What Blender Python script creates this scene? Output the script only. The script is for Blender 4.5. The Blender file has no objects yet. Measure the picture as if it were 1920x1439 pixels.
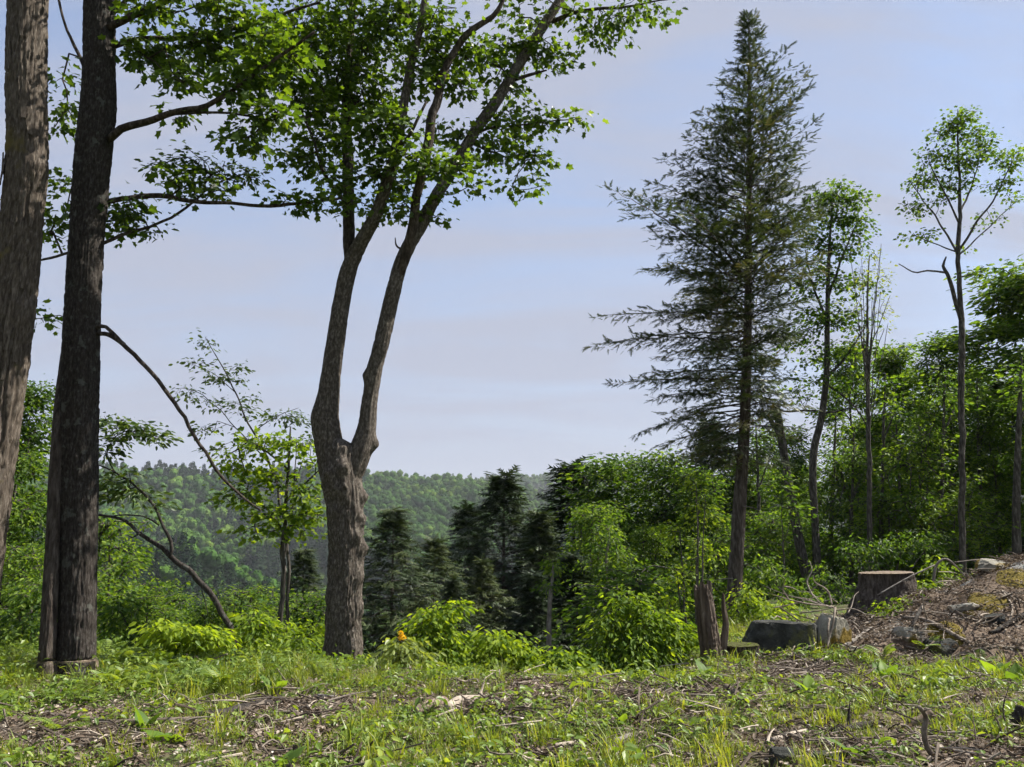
import bpy, math, random
import numpy as np
from mathutils import Vector

# ------------------------------------------------------------------ camera, world, sun, exposure
scene = bpy.context.scene
col = scene.collection
F_PX, CX, CY = 1507.0, 960.0, 719.5
PITCH = math.atan((1020.0 - CY) / F_PX)
EYE = 1.6
cam_data = bpy.data.cameras.new("camera")
cam = bpy.data.objects.new("camera", cam_data)
col.objects.link(cam)
cam.location = (0, 0, EYE)
cam.rotation_euler = (math.pi / 2 + PITCH, 0, 0)
cam_data.sensor_width = 36.0
cam_data.lens = 36.0 * F_PX / 1920.0
cam_data.clip_start = 0.05
cam_data.clip_end = 9000
scene.camera = cam

SUN_EL = math.radians(50)
SUN_AZ = math.radians(75)          # clockwise from the view direction (+Y)
SKY_STRENGTH = 0.095
SUN_STRENGTH = 5.0

world = bpy.data.worlds.new("World")
scene.world = world
world.use_nodes = True
wn, wl = world.node_tree.nodes, world.node_tree.links
wn.clear()
w_out = wn.new("ShaderNodeOutputWorld")
w_bg = wn.new("ShaderNodeBackground")
w_bg.inputs["Strength"].default_value = SKY_STRENGTH
w_sky = wn.new("ShaderNodeTexSky")
w_sky.sky_type = 'NISHITA'
w_sky.sun_disc = False
w_sky.sun_elevation = SUN_EL
w_sky.sun_rotation = SUN_AZ
w_sky.altitude = 300
w_sky.air_density = 1.0
w_sky.dust_density = 0.3
w_sky.ozone_density = 2.2
# thin high cirrus: noise on a flat layer far above (direction / height), streaked
w_tc = wn.new("ShaderNodeTexCoord")
w_sep = wn.new("ShaderNodeSeparateXYZ")
wl.new(w_tc.outputs["Generated"], w_sep.inputs[0])
w_zc = wn.new("ShaderNodeMath"); w_zc.operation = 'MAXIMUM'; w_zc.inputs[1].default_value = 0.0
wl.new(w_sep.outputs["Z"], w_zc.inputs[0])
w_za = wn.new("ShaderNodeMath"); w_za.operation = 'ADD'; w_za.inputs[1].default_value = 0.22
wl.new(w_zc.outputs[0], w_za.inputs[0])
w_dx = wn.new("ShaderNodeMath"); w_dx.operation = 'DIVIDE'
w_dy = wn.new("ShaderNodeMath"); w_dy.operation = 'DIVIDE'
wl.new(w_sep.outputs["X"], w_dx.inputs[0]); wl.new(w_za.outputs[0], w_dx.inputs[1])
wl.new(w_sep.outputs["Y"], w_dy.inputs[0]); wl.new(w_za.outputs[0], w_dy.inputs[1])
w_cmb = wn.new("ShaderNodeCombineXYZ")
wl.new(w_dx.outputs[0], w_cmb.inputs[0]); wl.new(w_dy.outputs[0], w_cmb.inputs[1])
w_map = wn.new("ShaderNodeMapping")
w_map.inputs["Scale"].default_value = (0.8, 2.6, 1.0)
w_map.inputs["Rotation"].default_value = (0, 0, math.radians(6))
w_map.inputs["Location"].default_value = (3.1, 0.7, 0)
wl.new(w_cmb.outputs[0], w_map.inputs[0])
w_n = wn.new("ShaderNodeTexNoise")
w_n.inputs["Scale"].default_value = 1.25
w_n.inputs["Detail"].default_value = 8
w_n.inputs["Roughness"].default_value = 0.52
w_n.inputs["Distortion"].default_value = 0.6
wl.new(w_map.outputs[0], w_n.inputs["Vector"])
w_r = wn.new("ShaderNodeValToRGB")
w_r.color_ramp.elements[0].position = 0.36; w_r.color_ramp.elements[0].color = (0.30, 0.30, 0.30, 1)
w_r.color_ramp.elements[1].position = 0.60; w_r.color_ramp.elements[1].color = (0.95, 0.95, 0.95, 1)
wl.new(w_n.outputs["Fac"], w_r.inputs[0])
w_mix = wn.new("ShaderNodeMix"); w_mix.data_type = 'RGBA'
# the veil thickens towards the horizon, where one looks through more of it
w_mr = wn.new("ShaderNodeMapRange"); w_mr.interpolation_type = 'SMOOTHSTEP'
w_mr.inputs[1].default_value = 0.0; w_mr.inputs[2].default_value = 0.55
wl.new(w_zc.outputs[0], w_mr.inputs[0])
w_inv = wn.new("ShaderNodeMath"); w_inv.operation = 'SUBTRACT'; w_inv.inputs[0].default_value = 1.0
wl.new(w_r.outputs[0], w_inv.inputs[1])
w_thin = wn.new("ShaderNodeMath"); w_thin.operation = 'MULTIPLY'
wl.new(w_inv.outputs[0], w_thin.inputs[0]); wl.new(w_mr.outputs[0], w_thin.inputs[1])
w_veil = wn.new("ShaderNodeMath"); w_veil.operation = 'SUBTRACT'; w_veil.inputs[0].default_value = 1.0
wl.new(w_thin.outputs[0], w_veil.inputs[1])
wl.new(w_veil.outputs[0], w_mix.inputs["Factor"])
wl.new(w_sky.outputs[0], w_mix.inputs[6])
w_mix.inputs[7].default_value = (2.22, 2.38, 2.96, 1)
wl.new(w_mix.outputs[2], w_bg.inputs["Color"])
wl.new(w_bg.outputs[0], w_out.inputs[0])

sun_data = bpy.data.lights.new("sun", 'SUN')
sun_data.energy = SUN_STRENGTH
sun_data.angle = math.radians(0.53)
sun_data.color = (1.0, 0.95, 0.86)
sun = bpy.data.objects.new("sun", sun_data)
col.objects.link(sun)
to_sun = Vector((math.sin(SUN_AZ) * math.cos(SUN_EL), math.cos(SUN_AZ) * math.cos(SUN_EL), math.sin(SUN_EL)))
sun.rotation_euler = to_sun.to_track_quat('Z', 'Y').to_euler()
sun.location = (30, 20, 60)

scene.view_settings.view_transform = 'Standard'
scene.view_settings.look = 'None'
scene.view_settings.exposure = 1.2
scene.view_settings.gamma = 1.0
scene.view_settings.use_curve_mapping = False
scene.render.engine = 'CYCLES'
cy = scene.cycles
cy.use_denoising = True
cy.use_light_tree = False
cy.debug_use_spatial_splits = True
cy.denoiser = 'OPENIMAGEDENOISE'
cy.max_bounces = 4
cy.diffuse_bounces = 2
cy.glossy_bounces = 2
cy.transmission_bounces = 2
cy.volume_bounces = 0
cy.transparent_max_bounces = 4
cy.use_adaptive_sampling = True
cy.adaptive_threshold = 0.03
cy.sample_clamp_indirect = 6.0

# ------------------------------------------------------------------ helpers
rng = np.random.default_rng(11)
SP, CP = math.sin(PITCH), math.cos(PITCH)


def P(px, py, Y):
    """point at depth Y (metres ahead of the camera) seen at photo pixel px, py"""
    a, b = (px - CX) / F_PX, (CY - py) / F_PX
    dy, dz = CP - b * SP, SP + b * CP
    t = Y / dy
    return np.array((a * t, Y, EYE + dz * t))


def M(px, Y):
    return px / F_PX * Y


def _hash(ix, iy, iz, seed):
    n = (ix * 374761393 + iy * 668265263 + iz * 2147483647 + seed * 974634777) & 0xFFFFFFFF
    n = ((n ^ (n >> 13)) * 1274126177) & 0xFFFFFFFF
    n = ((n ^ (n >> 16)) * 2246822519) & 0xFFFFFFFF
    return ((n ^ (n >> 15)) & 0xFFFFFF) / float(0xFFFFFF)


def vnoise(p, seed=0):
    """value noise in -1..1 at the points p (n,3)"""
    p = np.asarray(p, float)
    i = np.floor(p).astype(np.int64)
    f = p - i
    f = f * f * (3 - 2 * f)
    r = 0
    for dx in (0, 1):
        wx = f[..., 0] if dx else 1 - f[..., 0]
        for dy in (0, 1):
            wy = f[..., 1] if dy else 1 - f[..., 1]
            for dz in (0, 1):
                wz = f[..., 2] if dz else 1 - f[..., 2]
                r = r + wx * wy * wz * _hash(i[..., 0] + dx, i[..., 1] + dy, i[..., 2] + dz, seed)
    return r * 2 - 1


def fbm(p, octaves=4, seed=0, gain=0.5):
    p = np.asarray(p, float)
    a, s, r = 1.0, 0.0, 0
    for o in range(octaves):
        r = r + a * vnoise(p * (2 ** o) + 17.3 * o, seed + o)
        s += a
        a *= gain
    return r / s


def v2(x, y, s=1.0, seed=0, octaves=3):
    x = np.asarray(x, float); y = np.asarray(y, float)
    return fbm(np.stack([x * s, y * s, np.zeros_like(x) + 0.37], -1), octaves, seed)


def sstep(a, b, x):
    t = np.clip((x - a) / (b - a), 0, 1)
    return t * t * (3 - 2 * t)


def norm(v):
    return v / np.maximum(np.linalg.norm(v, axis=-1, keepdims=True), 1e-9)


def make_mesh(name, verts, faces, mats, tint=None, smooth=False, mat_idx=None):
    """faces: (n,3) or (n,4) array, or a list of such arrays (mixed)"""
    me = bpy.data.meshes.new(name)
    if isinstance(faces, np.ndarray):
        faces = [faces]
    faces = [np.asarray(f) for f in faces if len(f)]
    loops = np.concatenate([f.reshape(-1) for f in faces]).astype(np.int32)
    tot = np.concatenate([np.full(len(f), f.shape[1]) for f in faces]).astype(np.int32)
    start = np.concatenate([[0], np.cumsum(tot)[:-1]]).astype(np.int32)
    me.vertices.add(len(verts))
    me.vertices.foreach_set("co", np.ascontiguousarray(verts, np.float32).reshape(-1))
    me.loops.add(len(loops))
    me.loops.foreach_set("vertex_index", loops)
    me.polygons.add(len(tot))
    me.polygons.foreach_set("loop_start", start)
    me.polygons.foreach_set("loop_total", tot)
    me.polygons.foreach_set("use_smooth", np.full(len(tot), bool(smooth)))
    for m in (mats if isinstance(mats, (list, tuple)) else [mats]):
        me.materials.append(m)
    if mat_idx is not None:
        me.polygons.foreach_set("material_index", np.asarray(mat_idx, np.int32))
    if tint is not None:
        at = me.attributes.new("tint", 'FLOAT', 'POINT')
        at.data.foreach_set("value", np.asarray(tint, np.float32))
    me.update(calc_edges=True)
    return me


def link(name, data, parent=None, loc=None):
    o = bpy.data.objects.new(name, data)
    col.objects.link(o)
    if parent is not None:
        o.parent = parent
    if loc is not None:
        o.location = [float(c) for c in loc]
    return o


def tag(o, label=None, cat=None, group=None, kind=None):
    if label: o["label"] = label
    if cat: o["category"] = cat
    if group: o["group"] = group
    if kind: o["kind"] = kind
    return o


def thing(name, label, cat, loc, group=None):
    return tag(link(name, None, None, loc), label, cat, group)


# ---- tubes -------------------------------------------------------------
def catmull(pts, n):
    pts = np.asarray(pts, float)
    if len(pts) == 2:
        t = np.linspace(0, 1, n)[:, None]
        return pts[0] * (1 - t) + pts[1] * t
    ext = np.vstack([2 * pts[0] - pts[1], pts, 2 * pts[-1] - pts[-2]])
    seg = np.linalg.norm(np.diff(pts[:, :3], axis=0), axis=1)
    cum = np.concatenate([[0], np.cumsum(seg)])
    s = np.linspace(0, cum[-1], n)
    k = np.clip(np.searchsorted(cum, s, side='right') - 1, 0, len(pts) - 2)
    t = ((s - cum[k]) / np.maximum(seg[k], 1e-9))[:, None]
    p0, p1, p2, p3 = ext[k], ext[k + 1], ext[k + 2], ext[k + 3]
    return 0.5 * (2 * p1 + (p2 - p0) * t + (2 * p0 - 5 * p1 + 4 * p2 - p3) * t ** 2 + (3 * p1 - p0 - 3 * p2 + p3) * t ** 3)


def tube(path, radii, sides=8, rough=0.0, ridge=0.0, burls=(), seed=0, cap=True, ridge_n=9, vscale=1.2, fold=.22, flare=0.0):
    """tapered tube through path; rough = lumpy relief, ridge = vertical bark ridges (share of the radius)"""
    path = np.asarray(path, float); radii = np.asarray(radii, float)
    n = len(path)
    tan = norm(np.gradient(path, axis=0))
    ref = np.array((0.0, -1.0, 0.0))
    u = np.zeros((n, 3))
    a = ref - tan[0] * np.dot(ref, tan[0])
    if np.linalg.norm(a) < 0.2:
        a = np.array((1.0, 0, 0)) - tan[0] * tan[0][0]
    a /= np.linalg.norm(a)
    for i in range(n):
        a = a - tan[i] * np.dot(a, tan[i])
        a /= max(np.linalg.norm(a), 1e-9)
        u[i] = a
    w = np.cross(tan, u)
    th = np.linspace(0, 2 * np.pi, sides, endpoint=False)
    ct, st = np.cos(th), np.sin(th)
    r = np.repeat(radii[:, None], sides, 1)
    s = np.concatenate([[0], np.cumsum(np.linalg.norm(np.diff(path, axis=0), axis=1))])
    if rough or ridge:
        q = np.stack([np.repeat(ct[None], n, 0), np.repeat(st[None], n, 0), np.repeat(s[:, None], sides, 1)], -1)
        k = np.ones((n, sides))
        if rough:
            k = k + rough * fbm(q * np.array((1.1, 1.1, vscale)), 4, seed)
        if ridge:
            qq = q + .10 * np.stack([vnoise(q * 3.1 + 9, seed), vnoise(q * 3.1 + 31, seed), 0 * q[..., 0]], -1)
            z = np.abs(fbm(qq * np.array((ridge_n * .5, ridge_n * .5, ridge_n * .5 * fold)), 3, seed + 5))
            z2 = np.abs(fbm(qq * np.array((ridge_n * .35, ridge_n * .35, ridge_n * .8)) + 40, 2, seed + 6))
            plate = np.minimum(np.clip(z * 5.0, 0, 1), .35 + .65 * np.clip(z2 * 6, 0, 1))
            k = k + ridge * (plate - .85) * 1.6 + ridge * .7 * fbm(q * np.array((ridge_n * 1.3, ridge_n * 1.3, 9)), 3, seed + 9)
        r = r * k
    if flare:
        r = r * (1 + flare * np.exp(-s / (radii[0] * .9))[:, None] * (np.cos(5 * th + seed) * .5 + .5 * np.cos(3 * th + 1 + seed))[None])
    for (bs, ba, bw, bh, bamp) in burls:       # position along (m), angle, half width (rad), half height (m), height (m)
        da = (th - ba + np.pi) % (2 * np.pi) - np.pi
        r = r + bamp * np.exp(-(da / bw) ** 2)[None] * np.exp(-((s - bs) / bh) ** 2)[:, None]
    v = path[:, None, :] + r[..., None] * (u[:, None, :] * ct[None, :, None] + w[:, None, :] * st[None, :, None])
    v = v.reshape(-1, 3)
    i = np.arange(n - 1)[:, None] * sides
    j = np.arange(sides)[None]
    j2 = (j + 1) % sides
    f = np.stack([i + j, i + j2, i + sides + j2, i + sides + j], -1).reshape(-1, 4)
    tris = np.zeros((0, 3), int)
    if cap:
        nv = len(v)
        v = np.vstack([v, path[-1] + tan[-1] * radii[-1] * .2, path[0]])
        top = (n - 1) * sides
        jj = np.arange(sides); kk = (jj + 1) % sides
        tris = np.vstack([np.stack([top + jj, top + kk, np.full(sides, nv)], -1),
                          np.stack([kk, jj, np.full(sides, nv + 1)], -1)])
    return v, f, tris


class Acc:
    def __init__(self):
        self.v, self.q, self.t, self.n, self.c = [], [], [], 0, []

    def add(self, v, q=None, t=None, tint=0.5):
        v = np.asarray(v, float)
        self.v.append(v)
        if q is not None and len(q): self.q.append(np.asarray(q) + self.n)
        if t is not None and len(t): self.t.append(np.asarray(t) + self.n)
        self.c.append(np.full(len(v), tint) if np.isscalar(tint) else np.asarray(tint))
        self.n += len(v)

    def tube(self, path, radii, sides=8, n=None, tint=0.5, **kw):
        pr = np.hstack([np.asarray(path, float), np.asarray(radii, float)[:, None]])
        if n: pr = catmull(pr, n)
        v, q, t = tube(pr[:, :3], np.maximum(pr[:, 3], 1e-4), sides, **kw)
        self.add(v, q, t, tint)

    def mesh(self, name, mats, base=(0, 0, 0), smooth=False):
        fs = []
        if self.q: fs.append(np.vstack(self.q))
        if self.t: fs.append(np.vstack(self.t))
        return make_mesh(name, np.vstack(self.v) - np.asarray(base), fs, mats, np.concatenate(self.c), smooth)

    def obj(self, name, mats, parent=None, base=(0, 0, 0), smooth=False):
        return link(name, self.mesh(name, mats, base, smooth), parent)


def seg_tubes(p0, p1, r0, r1, sides=4):
    """many short tapered prisms at once"""
    d = norm(p1 - p0)
    ref = np.where(np.abs(d[:, 2:3]) < 0.9, np.array([[0, 0, 1.0]]), np.array([[1.0, 0, 0]]))
    u = norm(np.cross(d, ref)); w = np.cross(d, u)
    th = np.linspace(0, 2 * np.pi, sides, endpoint=False)
    ring = u[:, None] * np.cos(th)[None, :, None] + w[:, None] * np.sin(th)[None, :, None]
    a = p0[:, None] + ring * r0[:, None, None]
    b = p1[:, None] + ring * r1[:, None, None]
    v = np.concatenate([a, b], 1).reshape(-1, 3)
    j = np.arange(sides); k = (j + 1) % sides
    f = np.stack([j, k, k + sides, j + sides], -1)
    f = (np.arange(len(p0))[:, None, None] * 2 * sides + f[None]).reshape(-1, 4)
    return v, f


# ---- leaves ------------------------------------------------------------
def leaf_template(kind):
    if kind == 'maple':
        o = [(0, 0), (0.10, .42), (0.34, .30), (0.66, .47), (0.68, .23), (1, 0), (0.68, -.23), (0.66, -.47), (0.34, -.30), (0.10, -.42)]
        v = [(0.34, 0, 0)] + [(x, y, 0.22 * abs(y) - 0.12 * x * x) for x, y in o]
        t = [(0, i, i % 10 + 1) for i in range(1, 11)]
        return np.array(v), None, np.array(t)
    if kind == 'ovate':
        v = [(0, 0, 0), (0.3, .25, .06), (0.72, .19, .0), (1, 0, -.12), (0.72, -.19, .0), (0.3, -.25, .06), (0.5, 0, -.03)]
        q = [(0, 6, 2, 1), (6, 3, 2, 2), (0, 5, 4, 6)]
        return np.array(v), np.array([(0, 6, 2, 1), (0, 5, 4, 6)]), np.array([(6, 3, 2), (6, 4, 3)])
    if kind == 'quad':
        v = [(0, 0, 0), (0.5, .30, .05), (1, 0, -.08), (0.5, -.30, .05)]
        return np.array(v), np.array([(0, 3, 2, 1)]), None
    if kind == 'spray':       # hemlock twig: an axis with short needled twiglets either side
        r = np.random.default_rng(4)
        v, t = [(0, -.012, 0), (1, 0, -.16), (0, .012, 0)], [(0, 1, 2)]
        for i in range(9):
            x = 0.06 + i * 0.1
            for s in (-1, 1):
                L = (0.42 - 0.30 * x) * r.uniform(.75, 1.2)
                a = math.radians(r.uniform(38, 62))
                z0 = -.16 * x * x
                n = len(v)
                wd = 0.05
                v += [(x - wd, 0, z0), (x + L * math.cos(a), s * L * math.sin(a), z0 - L * r.uniform(.05, .35)), (x + wd, 0, z0)]
                t.append((n, n + 1, n + 2))
        return np.array(v), None, np.array(t)
    if kind == 'spray_far':   # the same twig, coarser, for trees farther off
        r = np.random.default_rng(6)
        v, t = [(0, -.02, 0), (1, 0, -.2), (0, .02, 0)], [(0, 1, 2)]
        for i in range(5):
            x = 0.05 + i * 0.17
            for s in (-1, 1):
                L = (0.46 - 0.30 * x) * r.uniform(.75, 1.2)
                a = math.radians(r.uniform(35, 65))
                z0 = -.2 * x * x
                n = len(v)
                v += [(x - .06, 0, z0), (x + L * math.cos(a), s * L * math.sin(a), z0 - L * r.uniform(.1, .5)), (x + .09, 0, z0)]
                t.append((n, n + 1, n + 2))
        return np.array(v), None, np.array(t)
    raise ValueError(kind)


TEMPL = {k: leaf_template(k) for k in ('maple', 'ovate', 'quad', 'spray', 'spray_far')}


def leaves(pos, fwd, nrm, size, kind, tint, width=1.0):
    tv, tq, tt = TEMPL[kind]
    f = norm(fwd)
    n_ = nrm - f * np.sum(nrm * f, 1, keepdims=True)
    n_ = norm(n_)
    s = np.cross(n_, f)
    sz = size[:, None, None]
    if not np.isscalar(width): width = width[:, None, None]
    v = pos[:, None] + sz * (tv[None, :, 0:1] * f[:, None] + width * tv[None, :, 1:2] * s[:, None] + tv[None, :, 2:3] * n_[:, None])
    N, T = len(pos), len(tv)
    off = (np.arange(N) * T)[:, None, None]
    q = (off + tq[None]).reshape(-1, 4) if tq is not None else None
    t = (off + tt[None]).reshape(-1, 3) if tt is not None else None
    return v.reshape(-1, 3), q, t, np.repeat(tint, T)


def grow(nodes, dirs, tips, r, step=0.3, wander=0.05):
    """join every tip to the nearest fitting node of the skeleton by a curved twig"""
    n0 = len(nodes)
    # distance order
    d0 = np.min(np.linalg.norm(tips[:, None] - nodes[None], axis=2), axis=1) if len(tips) * n0 < 4e6 else \
        np.array([np.min(np.linalg.norm(nodes - t, axis=1)) for t in tips])
    order = np.argsort(d0)
    cap = n0 + int(np.sum(np.ceil(d0 / step))) + 4 * len(tips) + 100
    Pn = np.zeros((cap, 3)); D = np.zeros((cap, 3)); par = np.full(cap, -1, int)
    Pn[:n0] = nodes; D[:n0] = norm(dirs)
    n = n0
    tip_idx = []
    for ti in order:
        t = tips[ti]
        d = t - Pn[:n]
        L = np.sqrt(np.einsum('ij,ij->i', d, d)) + 1e-6
        ca = np.einsum('ij,ij->i', d, D[:n]) / L
        j = int(np.argmin(L * (1.4 - 0.55 * ca)))
        Lj = L[j]
        k = max(1, int(math.ceil(Lj / step)))
        if n + k >= cap: break
        p0 = Pn[j]; p1 = p0 + D[j] * Lj * 0.3 + np.array((0, 0, Lj * 0.1))
        tt = (np.arange(1, k + 1) / k)[:, None]
        pts = (1 - tt) ** 2 * p0 + 2 * tt * (1 - tt) * p1 + tt ** 2 * t
        if k > 1:
            pts[:-1] += r.normal(0, wander, (k - 1, 3))
        prev = j
        for q in range(k):
            Pn[n] = pts[q]; par[n] = prev
            dd = pts[q] - Pn[prev]
            D[n] = dd / max(np.linalg.norm(dd), 1e-6)
            prev = n; n += 1
        tip_idx.append(prev)
    return Pn[:n], D[:n], par[:n], np.array(tip_idx)


def twig_radii(par, tip_idx, n0, r_tip, power=0.42, r_max=0.06):
    cnt = np.zeros(len(par))
    cnt[tip_idx] += 1
    for i in range(len(par) - 1, n0 - 1, -1):
        if par[i] >= n0: cnt[par[i]] += cnt[i]
    return np.minimum(r_tip * np.maximum(cnt, 1) ** power, r_max)


# ------------------------------------------------------------------ materials
def new_mat(name):
    m = bpy.data.materials.new(name)
    m.use_nodes = True
    m.node_tree.nodes.clear()
    return m, m.node_tree.nodes, m.node_tree.links


def ramp(nodes, stops):
    r = nodes.new("ShaderNodeValToRGB")
    e = r.color_ramp.elements
    while len(e) < len(stops): e.new(0.5)
    for i, (p, c) in enumerate(stops):
        e[i].position = p
        e[i].color = (*c, 1)
    return r


def leaf_mat(name, stops, transl=0.45, tr_gain=(1.6, 1.7, 0.55), rough=0.45, spec=0.35):
    m, N, L = new_mat(name)
    a = N.new("ShaderNodeAttribute"); a.attribute_name = "tint"
    b = N.new("ShaderNodeAttribute"); b.attribute_name = "tint"; b.attribute_type = 'INSTANCER'
    s = N.new("ShaderNodeMath"); s.operation = 'ADD'; s.use_clamp = True
    L.new(a.outputs["Fac"], s.inputs[0]); L.new(b.outputs["Fac"], s.inputs[1])
    r = ramp(N, stops)
    L.new(s.outputs[0], r.inputs[0])
    p = N.new("ShaderNodeBsdfPrincipled")
    p.inputs["Roughness"].default_value = rough
    p.inputs["Specular IOR Level"].default_value = spec
    L.new(r.outputs[0], p.inputs["Base Color"])
    t = N.new("ShaderNodeBsdfTranslucent")
    g = N.new("ShaderNodeMix"); g.data_type = 'RGBA'; g.blend_type = 'MULTIPLY'; g.inputs["Factor"].default_value = 1
    L.new(r.outputs[0], g.inputs[6]); g.inputs[7].default_value = (*tr_gain, 1)
    L.new(g.outputs[2], t.inputs["Color"])
    mx = N.new("ShaderNodeMixShader"); mx.inputs[0].default_value = transl
    L.new(p.outputs[0], mx.inputs[1]); L.new(t.outputs[0], mx.inputs[2])
    o = N.new("ShaderNodeOutputMaterial")
    L.new(mx.outputs[0], o.inputs[0])
    return m


def surf_mat(name, stops, scale=(6, 6, 6), detail=6, rough=0.9, bump=0.4, bump_scale=None, bump_dist=0.02, tint_amt=0.0,
             patch=None, coords="Object", spec=0.15, voronoi=None):
    """noise coloured rough surface; patch=(scale, threshold, width, colour) adds stains with a shape of their own"""
    m, N, L = new_mat(name)
    tc = N.new("ShaderNodeTexCoord")
    mp = N.new("ShaderNodeMapping"); mp.inputs["Scale"].default_value = scale
    L.new(tc.outputs[coords], mp.inputs[0])
    n1 = N.new("ShaderNodeTexNoise"); n1.inputs["Scale"].default_value = 1; n1.inputs["Detail"].default_value = detail
    n1.inputs["Roughness"].default_value = 0.62
    L.new(mp.outputs[0], n1.inputs["Vector"])
    fac = n1.outputs["Fac"]
    if tint_amt:
        a = N.new("ShaderNodeAttribute"); a.attribute_name = "tint"
        ad = N.new("ShaderNodeMath"); ad.operation = 'MULTIPLY_ADD'
        sb = N.new("ShaderNodeMath"); sb.operation = 'SUBTRACT'; sb.inputs[1].default_value = 0.5
        L.new(a.outputs["Fac"], sb.inputs[0])
        L.new(sb.outputs[0], ad.inputs[0]); ad.inputs[1].default_value = tint_amt; L.new(fac, ad.inputs[2])
        fac = ad.outputs[0]
    r = ramp(N, stops)
    L.new(fac, r.inputs[0])
    colr = r.outputs[0]
    if patch:
        ps, th, wd, pc = patch
        n3 = N.new("ShaderNodeTexNoise"); n3.inputs["Scale"].default_value = ps; n3.inputs["Detail"].default_value = 5
        L.new(tc.outputs[coords], n3.inputs["Vector"])
        mr = N.new("ShaderNodeMapRange"); mr.inputs[1].default_value = th; mr.inputs[2].default_value = th + wd
        L.new(n3.outputs["Fac"], mr.inputs[0])
        mx = N.new("ShaderNodeMix"); mx.data_type = 'RGBA'
        L.new(mr.outputs[0], mx.inputs["Factor"]); L.new(colr, mx.inputs[6]); mx.inputs[7].default_value = (*pc, 1)
        colr = mx.outputs[2]
    p = N.new("ShaderNodeBsdfPrincipled")
    p.inputs["Roughness"].default_value = rough
    p.inputs["Specular IOR Level"].default_value = spec
    L.new(colr, p.inputs["Base Color"])
    if bump:
        mp2 = N.new("ShaderNodeMapping"); mp2.inputs["Scale"].default_value = bump_scale or scale
        L.new(tc.outputs[coords], mp2.inputs[0])
        if voronoi:
            n2 = N.new("ShaderNodeTexVoronoi"); n2.feature = 'DISTANCE_TO_EDGE'; n2.inputs["Scale"].default_value = 1
            n4 = N.new("ShaderNodeTexNoise"); n4.inputs["Scale"].default_value = 2.0; n4.inputs["Detail"].default_value = 6
            L.new(mp2.outputs[0], n4.inputs["Vector"])
            mv = N.new("ShaderNodeMix"); mv.data_type = 'RGBA'; mv.blend_type = 'LINEAR_LIGHT'; mv.inputs["Factor"].default_value = 0.35
            L.new(mp2.outputs[0], mv.inputs[6]); L.new(n4.outputs["Color"], mv.inputs[7])
            L.new(mv.outputs[2], n2.inputs["Vector"])
            mr2 = N.new("ShaderNodeMapRange"); mr2.inputs[1].default_value = 0; mr2.inputs[2].default_value = 0.25
            L.new(n2.outputs["Distance"], mr2.inputs[0])
            sm = N.new("ShaderNodeMath"); sm.operation = 'MULTIPLY_ADD'; sm.inputs[1].default_value = 0.6
            L.new(n4.outputs["Fac"], sm.inputs[0]); L.new(mr2.outputs[0], sm.inputs[2])
            hgt = sm.outputs[0]
        else:
            n2 = N.new("ShaderNodeTexNoise"); n2.inputs["Scale"].default_value = 1; n2.inputs["Detail"].default_value = 8
            n2.inputs["Roughness"].default_value = 0.7
            L.new(mp2.outputs[0], n2.inputs["Vector"])
            hgt = n2.outputs["Fac"]
        b = N.new("ShaderNodeBump"); b.inputs["Strength"].default_value = bump; b.inputs["Distance"].default_value = bump_dist
        L.new(hgt, b.inputs["Height"])
        L.new(b.outputs[0], p.inputs["Normal"])
    o = N.new("ShaderNodeOutputMaterial")
    L.new(p.outputs[0], o.inputs[0])
    return m


def chip_mat(name, stops, rough=0.85, transl=0.0):
    """one colour per piece from its tint"""
    return leaf_mat(name, stops, transl, (1.2, 1.1, 0.8), rough, 0.15)


MAT = {}
TG = (1.95, 1.8, 0.5)
MAT['maple'] = leaf_mat("maple_leaf", [(0.0, (0.030, 0.058, 0.012)), (0.5, (0.062, 0.115, 0.016)), (1.0, (0.125, 0.19, 0.022))], 0.5, TG)
MAT['maple_young'] = leaf_mat("young_maple_leaf", [(0.0, (0.055, 0.105, 0.016)), (0.5, (0.115, 0.185, 0.022)), (1.0, (0.25, 0.33, 0.03))], 0.5, TG, 0.6, 0.15)
MAT['cherry'] = leaf_mat("small_dark_leaf", [(0.0, (0.022, 0.045, 0.016)), (0.6, (0.045, 0.08, 0.02)), (1.0, (0.10, 0.15, 0.025))], 0.35, TG)
MAT['wood_leaf'] = leaf_mat("woodland_leaf", [(0.0, (0.026, 0.056, 0.013)), (0.5, (0.062, 0.118, 0.020)), (1.0, (0.165, 0.235, 0.032))], 0.5, (1.75, 1.75, 0.5), 0.55, 0.2)
MAT['pale_leaf'] = leaf_mat("pale_spring_leaf", [(0.0, (0.12, 0.16, 0.045)), (1.0, (0.23, 0.28, 0.09))], 0.45, TG)
MAT['hemlock'] = leaf_mat("hemlock_needle", [(0.0, (0.020, 0.034, 0.013)), (0.5, (0.048, 0.070, 0.022)), (0.8, (0.095, 0.118, 0.036)), (1.0, (0.14, 0.125, 0.055))], 0.2, (1.3, 1.3, 0.7), 0.5, 0.3)
MAT['spruce'] = leaf_mat("dark_conifer_needle", [(0.0, (0.018, 0.032, 0.014)), (0.5, (0.040, 0.060, 0.022)), (1.0, (0.085, 0.105, 0.034))], 0.2, (1.3, 1.3, 0.7), 0.55, 0.25)
MAT['hill_leaf'] = leaf_mat("far_broadleaf_crown", [(0.0, (0.026, 0.066, 0.018)), (0.5, (0.058, 0.120, 0.022)), (1.0, (0.12, 0.185, 0.030))], 0.12, (1.5, 1.5, .6), 0.9, 0.02)
MAT['hill_conifer'] = leaf_mat("far_conifer_crown", [(0.0, (0.010, 0.026, 0.016)), (1.0, (0.028, 0.052, 0.024))], 0.08, (1.4, 1.4, .6), 0.9, 0.02)
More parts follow.
